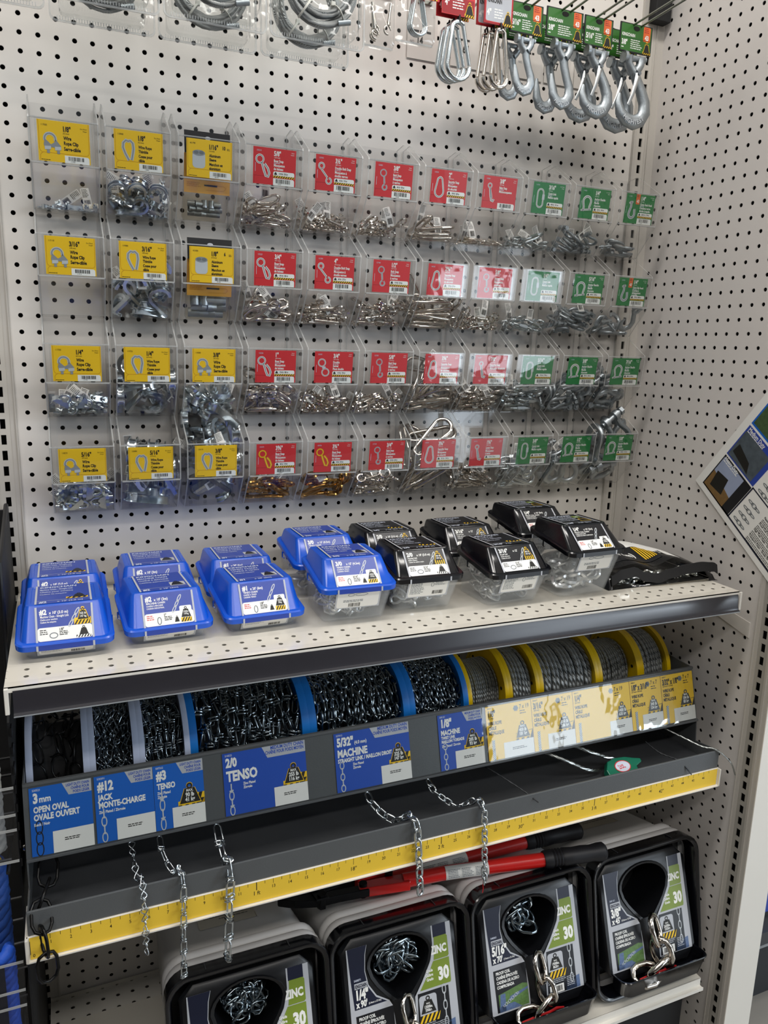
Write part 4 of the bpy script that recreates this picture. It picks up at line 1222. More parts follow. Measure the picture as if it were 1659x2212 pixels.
# ================================================================ chain pails on the base deck
TL = math.radians(10.5)
def pail_matrix(xc):
    u, v, w = Vector((1, 0, 0)), Vector((0, math.sin(TL), math.cos(TL))), Vector((0, -math.cos(TL), math.sin(TL)))
    M = Matrix((u, v, w)).transposed().to_4x4()
    M.translation = (xc, -16.0, -64.2)
    return M
def rr(hx, v0, v1, r, w, n=6):
    """rounded rectangle across the pail's axis, in pail coordinates"""
    cy, hy = (v0+v1)/2, (v1-v0)/2
    return [(x, y, w) for x, y, _ in rring(0, cy, hx, hy, r, lambda y: 0, n)]
photo_green = mat('photo_green', '#5d7f45', .4, 0, .45, 260)
photo_blue = mat('photo_blue', '#5a6f95', .4, 0, .4, 300)
PEAR = [(-.1+2.15*math.cos(a)*(1 if math.sin(a) > 0 else 1-.62*(-math.sin(a))**1.6), 8.05+(1.45 if math.sin(a) > 0 else 2.75)*math.sin(a)) for a in [2*PI*k/28 for k in range(28)]]

def chain_pail(xc, sku, size, feet, mm, load, label, fill, clabel, link, seed):
    M = pail_matrix(xc)
    root = thing('chain_pail', label, 'pail', (xc, -11, -64.45), 'black fronted chain pails on the base deck')
    # white pail lying on its side
    b = B()
    prof = [(-1.15, 5.0, .12, 10.98), (-1.2, 5.0, .1, 11.0), (-1.35, 5.12, .04, 11.05), (-1.7, 5.14, .04, 11.06), (-1.95, 5.08, .14, 10.98), (-2.06, 4.98, .26, 10.85), (-2.2, 5.06, .2, 10.95), (-2.45, 5.12, .16, 11.02), (-2.8, 5.1, .2, 11.0), (-3.0, 5.0, .34, 10.86), (-3.08, 4.86, .6, 10.7), (-3.5, 4.8, .72, 10.64), (-13.2, 4.45, 2.62, 10.1), (-13.5, 4.2, 2.9, 9.8)]
    b.loft([rr(h*.975, a, c, 1.35, w) for w, h, a, c in prof], pail_white, False, True).xf(M).obj('pail_body', root, 40)
    # black frame round the mouth
    b = B()
    fr = [rr(4.6, .5, 10.55, 1.1, -1.2), rr(5.0, .04, 11.0, 1.4, -1.2), rr(5.08, -.02, 11.08, 1.45, -1.1), rr(5.1, -.02, 11.1, 1.45, -.05), rr(5.04, .04, 11.04, 1.42, .02), rr(4.88, .22, 10.86, 1.3, .0), rr(4.78, .32, 10.76, 1.25, -.1), rr(4.66, .45, 10.6, 1.15, -1.15)]
    b.loft(fr+[fr[0]], black_gloss, False, False).xf(M).obj('front_frame', root, 40)
    for x in (-2.6, 2.6): B().box(x-.03, x+.03, 10.95, 11.13, -1.0, -.3, grey_dark).xf(M).obj('frame_notch', root)
    B().loft([rr(4.9, .3, 10.7, 1.2, -2.7), [(x*1.3, 8+(v-8)*1.3, -2.7) for x, v in PEAR]], black_matte, False, False).xf(M).obj('inner_lid', root)
    # face panel with a pear shaped mouth, leaning forward to the tray
    W0, W1, V0, V1 = -.75, .35, 1.6, 10.0
    wf = lambda v: W0+(W1-W0)*max(0, (V1-v)/(V1-V0))**1.0
    outer = []
    for k in range(28):
        a = 2*PI*k/28
        c, s = math.cos(a), math.sin(a)
        m = max(abs(c)/4.2, abs(s)/4.2)
        outer.append((c/m, 5.8+s/m))
    b = B()
    b.loft([[(x*1.0, v-.0, -1.3) for x, v in outer], [(x, v, wf(v)-.15) for x, v in outer], [(x*.97, 5.8+(v-5.8)*.97, wf(v)) for x, v in outer], [(x*1.12-.0, 8.0+(v-8.0)*1.12, wf(v)+.0) for x, v in PEAR], [(x*1.1, 8+(v-8)*1.1, wf(v)+.12) for x, v in PEAR], [(x, v, wf(v)+.08) for x, v in PEAR], [(x*.92, 8+(v-8)*.92, -3.6) for x, v in PEAR], [(x*.5, 8+(v-8)*.5, -3.8) for x, v in PEAR]], black_plastic, False, True)
    b.xf(M).obj('face_panel', root, 40)
    # spout groove below the mouth
    b = B()
    b.loft([[(-.75, 5.6, wf(5.6)+.1), (-.95, 5.6, wf(5.6)), (.75, 5.6, wf(5.6)), (.55, 5.6, wf(5.6)+.1)], [(-.45, 1.9, wf(1.9)+.16), (-.65, 1.9, wf(1.9)), (.65, 1.9, wf(1.9)), (.45, 1.9, wf(1.9)+.16)]], black_plastic)
    b.xf(M).obj('spout_groove', root, 40)
    # tray
    b = B()
    def tr(h, w0, w1, v, r=.7): return [(x+.1, v, w) for x, w, _ in rring(0, (w0+w1)/2, h, (w1-w0)/2, r, lambda y: 0, 5)]
    b.loft([tr(3.7, -.5, 1.35, 1.0), tr(4.05, -.4, 1.75, 2.3), tr(4.1, -.4, 1.82, 2.36), tr(4.05, -.35, 1.78, 2.42), tr(3.92, -.25, 1.66, 2.38), tr(3.7, -.2, 1.4, 1.35)], black_gloss).xf(M).obj('tray', root, 40)
    # printed label on either side of the groove
    b = B()
    n = Vector((0, (V1-V0), -(W1-W0))).normalized()
    q = Page(b, (-3.85, 2.35, wf(2.35)+.015), (1, 0, 0), n, .006)
    def blk(pts, m, l=1): q.poly(pts, m, l)
    # left half
    blk([(0.0, 0), (3.1, 0), (3.1, 2.7), (2.75, 3.35), (1.9, 3.9), (1.4, 4.7), (1.25, 5.6), (1.35, 6.6), (1.5, 7.2), (.05, 7.2)], silver_ink, 0)
    blk([(.32, 3.35), (2.6, 3.35), (1.85, 3.8), (1.35, 4.6), (1.2, 5.6), (1.3, 6.6), (1.48, 7.2), (.12, 7.2), (.2, 5.2)], navy)
    blk([(.42, .12), (3.0, .12), (3.0, 2.95), (.36, 2.95)], box_black)
    blk([(.6, .12), (3.0, .12), (3.0, 1.5), (2.6, 1.62), (.6, 1.3)], photo_green, 2)
    blk([(.6, .12), (1.1, .12), (1.15, 1.3), (.75, 1.3)], photo_blue, 3); blk([(1.4, .7), (3, 1.15), (3, 1.3), (1.5, 1.0)], photo_blue, 3); blk([(.6, .12), (2.4, .12), (1.8, .55), (.6, .5)], photo_blue, 3)
    for k in range(9):
        q.stroke([(1.0+k*.14+.1*math.cos(t), .5+k*.07+.06*math.sin(t)*(1+k % 2)) for t in [2*PI*j/8 for j in range(8)]], .03, steel_ink, 4, True)
    for k, t in enumerate(['PROOF COIL', 'CHAÎNE ÉPROUVÉE', 'CADENA DE ACERO', 'COMPROBADA']): q.text(t, .55, 2.62-k*.31, .2, white_ink, 2, .7, .035, width=2.3)
    q.text(sku, .42, 5.1, .13, pale_ink, 2, .9, .02)
    blk([(.42, 4.62), (1.3, 4.62), (1.3, 4.98), (.42, 4.98)], silver_ink, 2); q.text('KINGCHAIN', .46, 4.68, .22, navy, 3, .72, .04, width=.8)
    q.text(size, .42, 3.96, .58, white_ink, 2, .68, .05, width=1.4); t = q.text(feet, .46, 3.46, .4, white_ink, 2, .68, .045); q.text(mm, .54+t, 3.5, .12, white_ink, 2, .75, .02, width=1.0)
    # right half
    blk([(4.5, 0.05), (7.7, 0), (7.65, 7.2), (6.2, 7.2), (6.2, 6.0), (5.9, 4.9), (5.2, 3.8), (4.6, 3.0)], silver_ink, 0)
    blk([(4.6, .1), (7.1, .05), (7.1, 3.1), (4.8, 3.1)], box_black); blk([(6.3, 6.4), (7.3, 6.4), (7.3, 7.2), (6.3, 7.2)], navy)
    q.poly([(6.2, 4.95), (7.25, 4.95), (7.35, 5.05), (7.35, 6.3), (7.25, 6.42), (6.35, 6.42), (6.3, 5.6)], olive, 2); q.text('ZINC', 7.22, 5.35, .5, white_ink, 3, .72, .05, 'r')
    q.poly([(5.0, 3.25), (7.3, 3.25), (7.35, 3.4), (7.35, 4.9), (6.15, 4.9), (5.8, 4.3)], olive, 2); q.text('30', 7.26, 3.6, .8, white_ink, 3, .72, .06, 'r')
    for k, t in enumerate(['Grade', 'Calibre', 'Grado']): q.text(t, 6.05, 4.28-k*.28, .19, white_ink, 3, .72, .03, 'r')
    q.rrect(4.85, 1.35, 1.3, 1.55, .2, silver_ink, 2); q.weight(4.93, 1.75, 1.12, 1.1, black_ink, 3); q.text('MAX.', 5.49, 2.3, .11, white_ink, 4, .8, .02, 'c')
    for k, t in enumerate(load): q.text(t, 5.49, 2.06-k*.22, .18, white_ink, 4, .72, .03, 'c')
    q.stripes(4.75, 1.15, 1.6, .5, yellow, black_ink, 5, 3, .6); q.lines(4.7, 1.05, 1.7, 3, .12, .05, silver_ink, 2, seed)
    q.rect(4.8, .12, 1.2, .55, paper, 2).bars(4.95, .22, .9, .36, black_ink, 3, seed)
    chain_print(q, 6.75, .6, 2.6, 'm'); q.lines(6.3, .95, .7, 6, .12, .05, silver_ink, 2, seed+1)
    blk([(6.2, .05), (7.4, .05), (7.4, .9), (6.2, .7)], photo_blue, 1)
    b.xf(M).obj('front_label', root)
    # shipping sticker on top of the pail
    b = B()
    u = (Vector((0, 10.66, -3.3))-Vector((0, 10.1, -13.2))).normalized()
    q = Page(b, (1.75, 10.66-5.2*.0566+.015, -8.5), (-1, 0, 0), u, .006)
    tan = mat_tan
    q.rect(0, 0, 3.9, 3.0, tan, 0).rect(.45, 1.1, 3.0, .62, black_ink, 1).rect(.48, 1.13, 2.94, .56, tan, 2).bars(.75, 1.13, 2.4, .56, black_ink, 3, seed, 40)
    q.text(sku, .5, .35, .3, black_ink, 1, .9, .01); q.lines(.5, .95, 2.8, 2, .16, .07, black_ink, 1, seed); q.text('QTY', 2.3, .12, .16, black_ink, 1, .8, 0); q.text('1', 3.2, .12, .16, black_ink, 1, .8, 0); q.rect(.05, 2.3, .02, .7, black_ink, 1); q.lines(.5, 2.0, 2.8, 1, .1, .08, black_ink, 1, seed)
    b.xf(M).obj('shipping_sticker', root)
    # the chain: a loose heap in the mouth and a tail down the groove into the tray
    L, w, d = link
    ch = thing('proof_coil_chain', clabel, 'chain', tuple(M @ Vector((0, 2.0, 1))), 'chains in the black pails')
    if fill:
        R = random.Random(seed)
        b = B()
        for k in range(fill):
            a = R.uniform(0, 2*PI); r_ = R.uniform(0, .85)**.6
            x = -.1+1.2*r_*math.cos(a); v = 7.8+(.85 if math.sin(a) > 0 else 1.15)*r_*math.sin(a)
            if fill < 40 and x > .5: continue
            Mr = Matrix.Translation(Vector((x, v, R.uniform(-2.7, -1.1)))) @ Matrix.Rotation(R.uniform(0, 6), 4, 'Z') @ Matrix.Rotation(R.uniform(-.9, .9), 4, 'Y') @ Matrix.Rotation(R.uniform(-.6, .6), 4, 'X')
            put_link(b, Mr, L*.85, w*.85, d*.8, shaded_chain, 6)
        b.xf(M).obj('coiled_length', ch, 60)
    o_ = .2+.4*w
    tv = 1.45+.42*w
    pts = [(-.1, 5.9, wf(6)+.16+.3*w), (0, 5.3, wf(5.3)+o_), (.15, 4.0, wf(4)+o_+.04), (.35, 2.9, wf(2.9)+o_+.2), (.5, tv, 1.0), (.0, tv, 1.0), (-1.2, tv, .9), (-2.2, tv, .8)]
    chain_along([tuple(M @ Vector(p)) for p in pts], L*1.12, w*1.2, d*1.15, nickel, ch, ang0=.6)
    b = B().tube([tuple(M @ Vector(p)) for p in [(-1.9, 1.75, .9), (-.9, 1.95, 1.1), (.2, 2.0, 1.15), (.9, 2.0, 1.0), (1.6, 1.8, .9)]], [.06, .09, .09, .08, .04], red_tag, 6, flat=1.6)
    b.obj('red_tie', ch, 60)
    return root

mat_tan = mat('sticker_film', '#c9c2b2', .4, 0, .03, 30)
PAILS = [(10.65, '540671', '3/16"', "x 150'", '(4.8mm x 45.7m)', ('800lbs.', '363kg.'), 'nearest black pail, sitting beside the bare corner of the deck', 90, (1.35, .75, .1)),
 (20.85, '540871', '1/4"', "x 90'", '(6.4mm x 27.4m)', ('1300lbs.', '590kg.'), 'black pail marked 90 feet, its mouth full of chain', 80, (1.75, .95, .13)),
 (31.1, '540061', '5/16"', "x 70'", '(7.9mm x 21.3m)', ('1900lbs.', '862kg.'), 'black pail marked 70 feet, its mouth partly filled', 26, (1.8, 1.05, .16)),
 (41.45, '541111', '3/8"', "x 45'", '(9.5mm x 13.7m)', ('2650lbs.', '1202kg.'), 'black pail marked 45 feet, against the side wall', 0, (1.95, 1.2, .2))]
for k, (xc, sku, size, ft, mm, load, lab, fill, lk) in enumerate(PAILS):
    chain_pail(xc, sku, size, ft, mm, load, lab, fill, 'heavy zinc chain spilling from the %s' % lab.split(',')[0], lk, 31+k)

# ---------------------------------------------------------------- bolt cutter lying on the pails
cut = thing('bolt_cutter', 'red bolt cutter with black jaws and grips lying across the white pails', 'bolt cutter', (25, -11, -54.6))
cut_black = mat('black_steel', '#16171a', .45, .6, .2, 60)
def cz(y, h=.6): return -53.46-.19*(y+13.5)+h
def cp(x, y, h=.6): return (x, y, cz(y, h))
HF = [(22.3, -10.9, -53.2), (25.5, -11.4, -53.05), (32.9, -13.0, -52.8), (37.4, -13.95, -52.62)]
HR = [(21.6, -9.4, -54.1), (24.5, -9.2, -54.15), (34.0, -9.0, -54.25), (38.7, -9.4, -54.15)]
for path_, nm in ((HF, 'f'), (HR, 'r')):
    B().tube([path_[0], path_[1], path_[2]], .5, cutter_red, 16).obj('handle', cut, 40)
    a, c = Vector(path_[2]), Vector(path_[3])
    gp, gr = [], []
    for t, r_ in ((-.06, .58), (-.02, .64), (.08, .66), (.09, .58), (.12, .66), (.14, .58), (.17, .66), (.19, .58), (.22, .66), (.24, .58), (.28, .66), (.45, .6), (.6, .63), (.75, .58), (.88, .66), (.96, .66), (1.0, .5), (1.02, .2)):
        gp.append(a.lerp(c, t)); gr.append(r_)
    B().tube(gp, gr, rubber, 16).obj('grip', cut, 35)
    a, c = Vector(path_[1]), Vector(path_[2])
    p0, p1 = a.lerp(c, -.02), a.lerp(c, .4)
    ax = (p1-p0).normalized(); up = Vector((0, 0, 1)); si = ax.cross(up).normalized(); up = si.cross(ax)
    b = B()
    vs = []
    for j in range(9):
        an = math.radians(-35+j*16)
        o = (si*math.cos(an)+up*math.sin(an))*.512
        vs += [p0+o, p1+o]
    b.add(vs, [(2*j, 2*j+1, 2*j+3, 2*j+2) for j in range(8)], paper)
    an = math.radians(29)
    o = si*math.cos(an)+up*math.sin(an); tt = (-si*math.sin(an)+up*math.cos(an))
    q = Page(b, p0+o*.53-tt*.3, ax, tt, .004)
    ll = (p1-p0).length
    for k in range(3): q.lines(.15+k*ll*.32, .5, ll*.28, 6, .1, .04, mid_ink, 1, k+2)
    b.obj('sticker', cut)
# red head links, black jaws
for pts in ([(19.0, -10.9), (22.6, -11.6), (22.7, -10.4), (20.9, -10.1), (19.2, -10.0)], [(19.1, -9.3), (19.3, -8.6), (21.7, -8.6), (22.0, -9.9), (20.8, -9.7), (19.3, -9.8)]):
    b = B()
    b.loft([[cp(x, y, .25) for x, y in pts], [cp(x, y, 1.0) for x, y in pts]], cutter_red)
    b.obj('head_link', cut, bevel=.08)
for s, yy in ((1, -10.7), (-1, -9.1)):
    pts = [(19.7, yy-.45*s), (17.6, yy-.2*s), (16.2, -10.0-.85*s), (14.6, -9.8-.45*s), (13.6, -9.4-.05*s), (14.4, -9.6+.05*s), (16.5, -10.0), (19.6, yy+.35*s)]
    if s < 0: pts = pts[::-1]
    b = B()
    b.loft([[cp(x, y, .35) for x, y in pts], [cp(x, y, .95) for x, y in pts]], cut_black)
    b.obj('jaw', cut, bevel=.06)
for x, y in ((16.2, -9.6), (16.4, -10.6), (19.4, -10.6), (19.5, -9.1), (21.6, -10.0)):
    B().cyl(cp(x, y, .2), cp(x, y, 1.25), .34 if x < 18 else .28, cut_black, 6 if x < 18 else 12).obj('bolt', cut, 35)
b = B()
b.loft([[cp(x, y, .95) for x, y in [(15.9, -9.1), (15.9, -11.0), (16.8, -11.0), (16.8, -9.1)]], [cp(x, y, 1.1) for x, y in [(15.9, -9.1), (15.9, -11.0), (16.8, -11.0), (16.8, -9.1)]]], cut_black)
b.obj('jaw_plate', cut, bevel=.04)

# ================================================================ stock hanging above the bins
peg_steel = mat('peg_wire', '#8d9088', .35, 1, .1, 80)
def peg_hook(x, z, label, reach=-11.5, g=.33, y0=-.05, rise=.05):
    root = thing('peg_hook', label, 'hook', (x, -2, z-.2), 'wire peg hooks')
    tipz = z+rise*(-reach)
    B().tube([(x-g, y0, z), (x-g, reach*.95, z+rise*(-reach)*.95), (x-g*.8, reach, tipz+.1), (x, reach-.15, tipz+.25), (x+g*.8, reach, tipz+.1), (x+g, reach*.95, z+rise*(-reach)*.95), (x+g, y0, z)], .075, peg_steel, 8).obj('wire_loop', root, 60)
    B().box(x-g-.2, x+g+.2, -.2, -.06, z-.12, z+.12, peg_steel).obj('back_bar', root, bevel=.03)
    return root

def coil_pack(x0, x1, zb, y, label, clabel, d, n, seed, ties=True):
    R = random.Random(seed)
    h = 7.4
    xc, zc, hx, hz = (x0+x1)/2, zb+h/2, (x1-x0)/2, h/2
    ringz = lambda hx_, hz_, r, yy: [(px, yy, pz) for px, pz, _ in rring(xc, zc, hx_, hz_, r, lambda q: 0, 5)]
    root = thing('blister_pack', label, 'package', (xc, y, zb), 'clear packs of coiled wire rope')
    b = B()
    b.loft([ringz(hx, hz, .35, y+.08), ringz(hx, hz, .35, y), ringz(hx-.4, hz-.4, .35, y), ringz(hx-.42, hz-.42, .4, y-.22), ringz(hx-.5, hz-.5, .5, y-.25), ringz(hx-.56, hz-.56, .6, y-1.0), ringz(hx-.8, hz-.8, .6, y-1.12)], blister, False, True)
    b.obj('clear_shell', root, 50)
    b = B()
    b.loft([ringz(hx+.02, hz+.02, .35, y+.09), ringz(hx+.02, hz+.02, .35, y-.02), ringz(hx-.07, hz-.07, .3, y-.03), ringz(hx-.07, hz-.07, .3, y+.09)], blister_edge, False, False)
    b.obj('crimped_edge', root)
    b = B()
    nb = int((x1-x0-.6)/.14)
    for k in range(nb): b.box(x0+.35+k*.14, x0+.4+k*.14, y-.035, y, zb+.1, zb+.26, blister_edge)
    b.obj('crimp_ribs', root)
    B().loft([ringz(hx-.5, hz-.5, .3, y+.1), ringz(hx-.5, hz-.5, .3, y+.75), ringz(hx-.7, hz-.7, .3, y+.8)], blister, False, True).obj('back_shell', root)
    c = thing('wire_rope_coil', clabel, 'wire rope', (xc, y-.4, zb+1.2), 'wire rope coils in the clear packs')
    b = B()
    rc = hx-.72
    z0 = zb+.8+rc
    for k in range(n):
        rr_ = rc-R.uniform(0, .62)
        oy = y-.4+R.uniform(-.35, .35)
        P = [(xc+R.uniform(-.03, .03)+rr_*math.cos(a), oy+.08*math.sin(a*2+k), z0+R.uniform(-.02, .02)+rr_*math.sin(a)*1.02) for a in [2*PI*j/36 for j in range(36)]]
        b.tube(P, d, galv_coil, 7, True)
    b.obj('coiled_rope', c, 70)
    if ties:
        for an in (-125, -55):
            a = math.radians(an)
            u = Vector((math.cos(a), 0, math.sin(a)))
            ctr = Vector((xc, y-.45, z0))
            P = [ctr+u*(rc-.35+.5*math.cos(t))+Vector((0, .55*math.sin(t), 0)) for t in [2*PI*j/14 for j in range(14)]]
            bq = B().tube(P, .07, zip_white, 6, True, up=(0, 1, 0), flat=.5); zt = bq.obj('zip_tie', c, 60)
            p = ctr+u*(rc-.9)
            B().box(p.x-.12, p.x+.12, p.y-.25, p.y-.02, p.z-.1, p.z+.14, zip_white).obj('tie_head', zt, bevel=.03)
        p = Vector((xc+.9, y-.75, zb+.95))
        B().cyl(p, p+Vector((.7, -.05, .15)), .16, galv, 10).obj('crimp_sleeve', c, 50)
    return root

galv_coil = strand('coil_rope', .12, '#d0d2d0')
bs = galv_coil.node_tree.nodes['Principled BSDF']; bs.inputs['Metallic'].default_value = .35; bs.inputs['Roughness'].default_value = .5
PK = [(2.62, 7.95, .25, -8.0, 'front wire rope pack hanging at the picture top beside the bare pegboard', 'front', 'thin'), (8.15, 13.65, .3, -8.0, 'front wire rope pack hanging between two similar clear packs', 'middle', 'braided'), (13.86, 19.4, .3, -8.0, 'front wire rope pack hanging beside the red carded snap pack', 'last', 'smooth'),
 (2.64, 8.15, .5, -4.2, 'rear wire rope pack behind the first of three clear packs', 'rear first', 'thin'), (8.35, 13.98, .5, -4.2, 'rear wire rope pack behind the middle clear pack', 'rear middle', 'braided'), (14.25, 19.8, .55, -4.2, 'rear wire rope pack behind the pack next to the snaps', 'rear last', 'smooth')]
for k, (x0, x1, zb, y, lab, w1, w2) in enumerate(PK):
    coil_pack(x0, x1, zb, y, lab, 'coil of %s wire rope in the %s clear pack' % (w2, w1), (.06, .08, .1)[k % 3], (22, 20, 15)[k % 3], 50+k)
coil_pack(-2.6, 2.4, .3, -6, 'wire rope pack at the top corner above the bare pegboard edge', 'coil of wire rope in the clear pack at the top corner', .07, 12, 61, False)
for x in (5.3, 10.95, 16.8): peg_hook(x, 7.6, 'wire peg hook carrying clear wire rope packs, %s' % {5.3: 'nearest the bare pegboard', 10.95: 'the middle of three', 16.8: 'nearest the red cards'}[x])
peg_hook(-.1, 7.6, 'wire peg hook carrying the clear pack at the top corner')

# carded packs of snaps
def snap_pack(x0, x1, zb, zh, y, hd, label, clabel, kind):
    root = thing('carded_pack', label, 'package', ((x0+x1)/2, y, zb), 'red carded packs')
    b = B()
    b.box(x0, x1, y-.02, y+.02, zb+.1, zb+.2, blister_edge)
    rg = lambda e, yy: [(px, yy, pz) for px, pz, _ in rring((x0+x1)/2, (zb+zh)/2+.1, (x1-x0)/2-e, (zh-zb)/2-e+.1, .2, lambda q: 0, 4)]
    b.loft([rg(0, y), rg(.1, y-.55), rg(.3, y-.65)], blister, True, True)
    b.obj('clear_bag', root, 40)
    b = B().box(x0-.05, x1+.05, y-.72, y-.68, zh, zh+3.2, hd)
    q = Page(b, (x0-.05, y-.72, zh), (1, 0, 0), (0, 0, 1))
    w = x1-x0
    if kind == 'bolt':
        q.rect(0, 0, w+.1, .5, black_ink, 1)
        for k in range(8): q.stroke([(.2+k*.22+.14*math.cos(t), .26+.08*math.sin(t)) for t in [2*PI*j/10 for j in range(10)]], .04, steel_ink, 2, True)
        q.lines(.1, .8, w-.2, 3, .15, .07, white_ink, 2)
    else:
        q.rect(0, 0, w*.72, .95, orange, 1); q.text('3⅛"', .25, .45, .36, white_ink, 2, .72, .04); q.text('(79.4 mm)', .25, .22, .12, white_ink, 2, .8, .01)
        q.stripes(w-.95, .02, .9, .22, black_ink, yellow, 4, 2); q.weight(w-.92, .16, .85, .95, yellow, 3).weight(w-.86, .2, .73, .84, black_ink, 4); q.text('MAX.', w-.5, .62, .1, white_ink, 5, .8, .02, 'c'); q.text('353 lb', w-.5, .46, .13, white_ink, 5, .75, .03, 'c'); q.text('160 kg', w-.5, .28, .13, white_ink, 5, .75, .03, 'c')
        q.lines(.5, 1.3, 1.6, 3, .16, .08, white_ink, 2)
    b.obj('header_card', root)
    if kind == 'bolt':
        R = random.Random(4)
        for k in range(5):
            xa, za = R.uniform(x0+.35, x1-.4), R.uniform(zb+.6, zb+1.2)
            c = thing('bolt_snap', clabel, 'snap', (xa, y-.25, za), 'bolt snaps in the red carded pack')
            dx = R.uniform(-.6, .6)
            a, e = Vector((xa, y-.15-.07*k, za)), Vector((min(max(xa+dx, x0+.3), x1-.3), y-.15-.07*k, za+1.5))
            B().cyl(a.lerp(e, .3), e, .09, nickel, 10).obj('barrel', c, 50)
            B().tube([a+Vector((.22*math.cos(t), 0, .25*math.sin(t))) for t in [2*PI*j/14 for j in range(12)]], .07, nickel, 7).obj('snap_hook', c, 60)
            B().cyl(a.lerp(e, .3), a.lerp(e, .18), .13, nickel, 10).obj('collar', c, 50)
    else:
        for k in range(3):
            c = pear_snap((x0+x1)/2+.05*k, y-.2-.13*k, zb+2.9, 2.5, 1.25, .085, zinc, clabel, 'security snaps in the red carded pack')
    return root

def pear_snap(xc, y, zt, h, w, r, m, label, group, rev=False, tilt=0):
    """pear shaped spring hook hanging from its small end"""
    root = thing('security_snap', label, 'snap', (xc, y, zt-h), group)
    s = -1 if rev else 1
    rb, rs = w/2-r, w*.3-r*.6
    P = []
    for a in range(150, 31, -20): P.append((rs*math.cos(math.radians(a)), zt-r-rs+rs*math.sin(math.radians(a))))
    P.append((rs*.98, zt-h*.26))
    gate0 = len(P)
    for a in range(0, -181, -20): P.append((rb*math.cos(math.radians(a)), zt-h+r+rb+rb*math.sin(math.radians(a))))
    P.append((-rs*1.0, zt-h*.24))
    P = [(xc+s*px+tilt*(pz-zt), y, pz) for px, pz in P]
    B().tube(P[gate0:]+P[:gate0-1], r, m, 10, up=(0, 1, 0)).obj('body', root, 60)
    a, c = Vector(P[gate0-2]), Vector(P[gate0])
    gt = B().cyl(a.lerp(c, .0), a.lerp(c, .96), r*.82, m, 10).obj('gate', root, 60)
    B().cyl(a.lerp(c, .02)+Vector((0, -r*1.05, 0)), a.lerp(c, .02)+Vector((0, r*1.05, 0)), r*.4, mid_ink, 8).obj('rivet', gt)
    return root

snap_pack(20.55, 22.45, 1.7, 4.95, -5, black_ink, 'clear pack of bolt snaps with a black and red header card', 'nickel bolt snap lying loose in the black headed clear pack', 'bolt')
snap_pack(22.62, 25.2, 2.3, 4.75, -5, red, 'clear pack of security snaps with a red and orange header card', 'bright security snap inside the red and orange carded pack', 'pear')
for x, t in ((21.5, 'the black headed pack'), (23.9, 'the red and orange carded pack'), (26.85, 'bright pear shaped snaps'), (29.9, 'darker pear shaped snaps')): peg_hook(x, 7.0, 'wire peg hook carrying %s' % t)

def red_tag_card(root, x0, x1, z0, z1, y, base, size, tilt=0):
    b = B()
    b.box(x0, x1, y-.03, y+.03, z0, z1, base)
    q = Page(b, (x0, y-.03, z0), (1, 0, 0), (0, 0, 1))
    w, h = x1-x0, z1-z0
    if base is not red: q.rrect(.08, .1, w-.16, h-.15, .12, red, 1).rrect(.13, .15, w-.26, h-.25, .1, silver_ink, 2)
    else: q.rrect(.05, .05, w-.1, .95, .1, darkred, 1)
    if h > 1.8: q.text('KINGCHAIN', .2, 1.25, .26, black_ink if base is not red else white_ink, 3, .7, .04, width=w*.5)
    q.text(size, .2, .5, .36, white_ink, 3, .72, .04); q.lines(.75, .85, w-1.4, 4, .16, .07, white_ink, 3)
    q.stripes(w-.72, .0, .68, .2, black_ink, yellow, 4, 3); q.weight(w-.7, .13, .64, .78, yellow, 4).weight(w-.66, .16, .56, .68, black_ink, 5)
    b.obj('tag_card', root)

for k, (dx, dy) in enumerate(((0, 0), (-.12, .55), (-.22, 1.0))):
    c = pear_snap(26.9+dx, -5.2+dy, 4.25-.05*k, 3.65-.1*k, 1.95, .15, zinc, 'bright zinc security snap %s on the red tagged hook' % ('in front', 'in the middle', 'at the back')[k], 'bright security snaps', False, -.04)
    if k < 2: red_tag_card(c, 25.7+dx, 28.05+dx, 4.45, 6.6, -5.15+dy, red, '4"')
    B().tube([(26.95+dx, -5.35+dy, 4.1), (26.95+dx, -5.25+dy, 4.45), (26.95+dx, -5.0+dy, 4.4), (26.95+dx, -5.05+dy, 4.05)], .07, black_matte, 6, True).obj('tie', c)
for k, (dx, dy) in enumerate(((0, 0), (-.28, .5), (-.5, .95))):
    c = pear_snap(30.0+dx, -5.2+dy, 4.3-.05*k, 3.75-.05*k, 1.55, .16, nickel, 'dark nickel security snap %s on the silver tagged hook' % ('in front', 'in the middle', 'at the back')[k], 'dark security snaps', True, -.02)
    if k < 2: red_tag_card(c, 28.75+dx, 30.9+dx, 4.4, 6.9, -5.15+dy, darkred, '4"')
    B().tube([(30+dx, -5.4+dy, 4.15), (30+dx, -5.25+dy, 4.5), (30+dx, -5.0+dy, 4.45), (30+dx, -5.05+dy, 4.1)], .07, black_matte, 6, True).obj('tie', c)

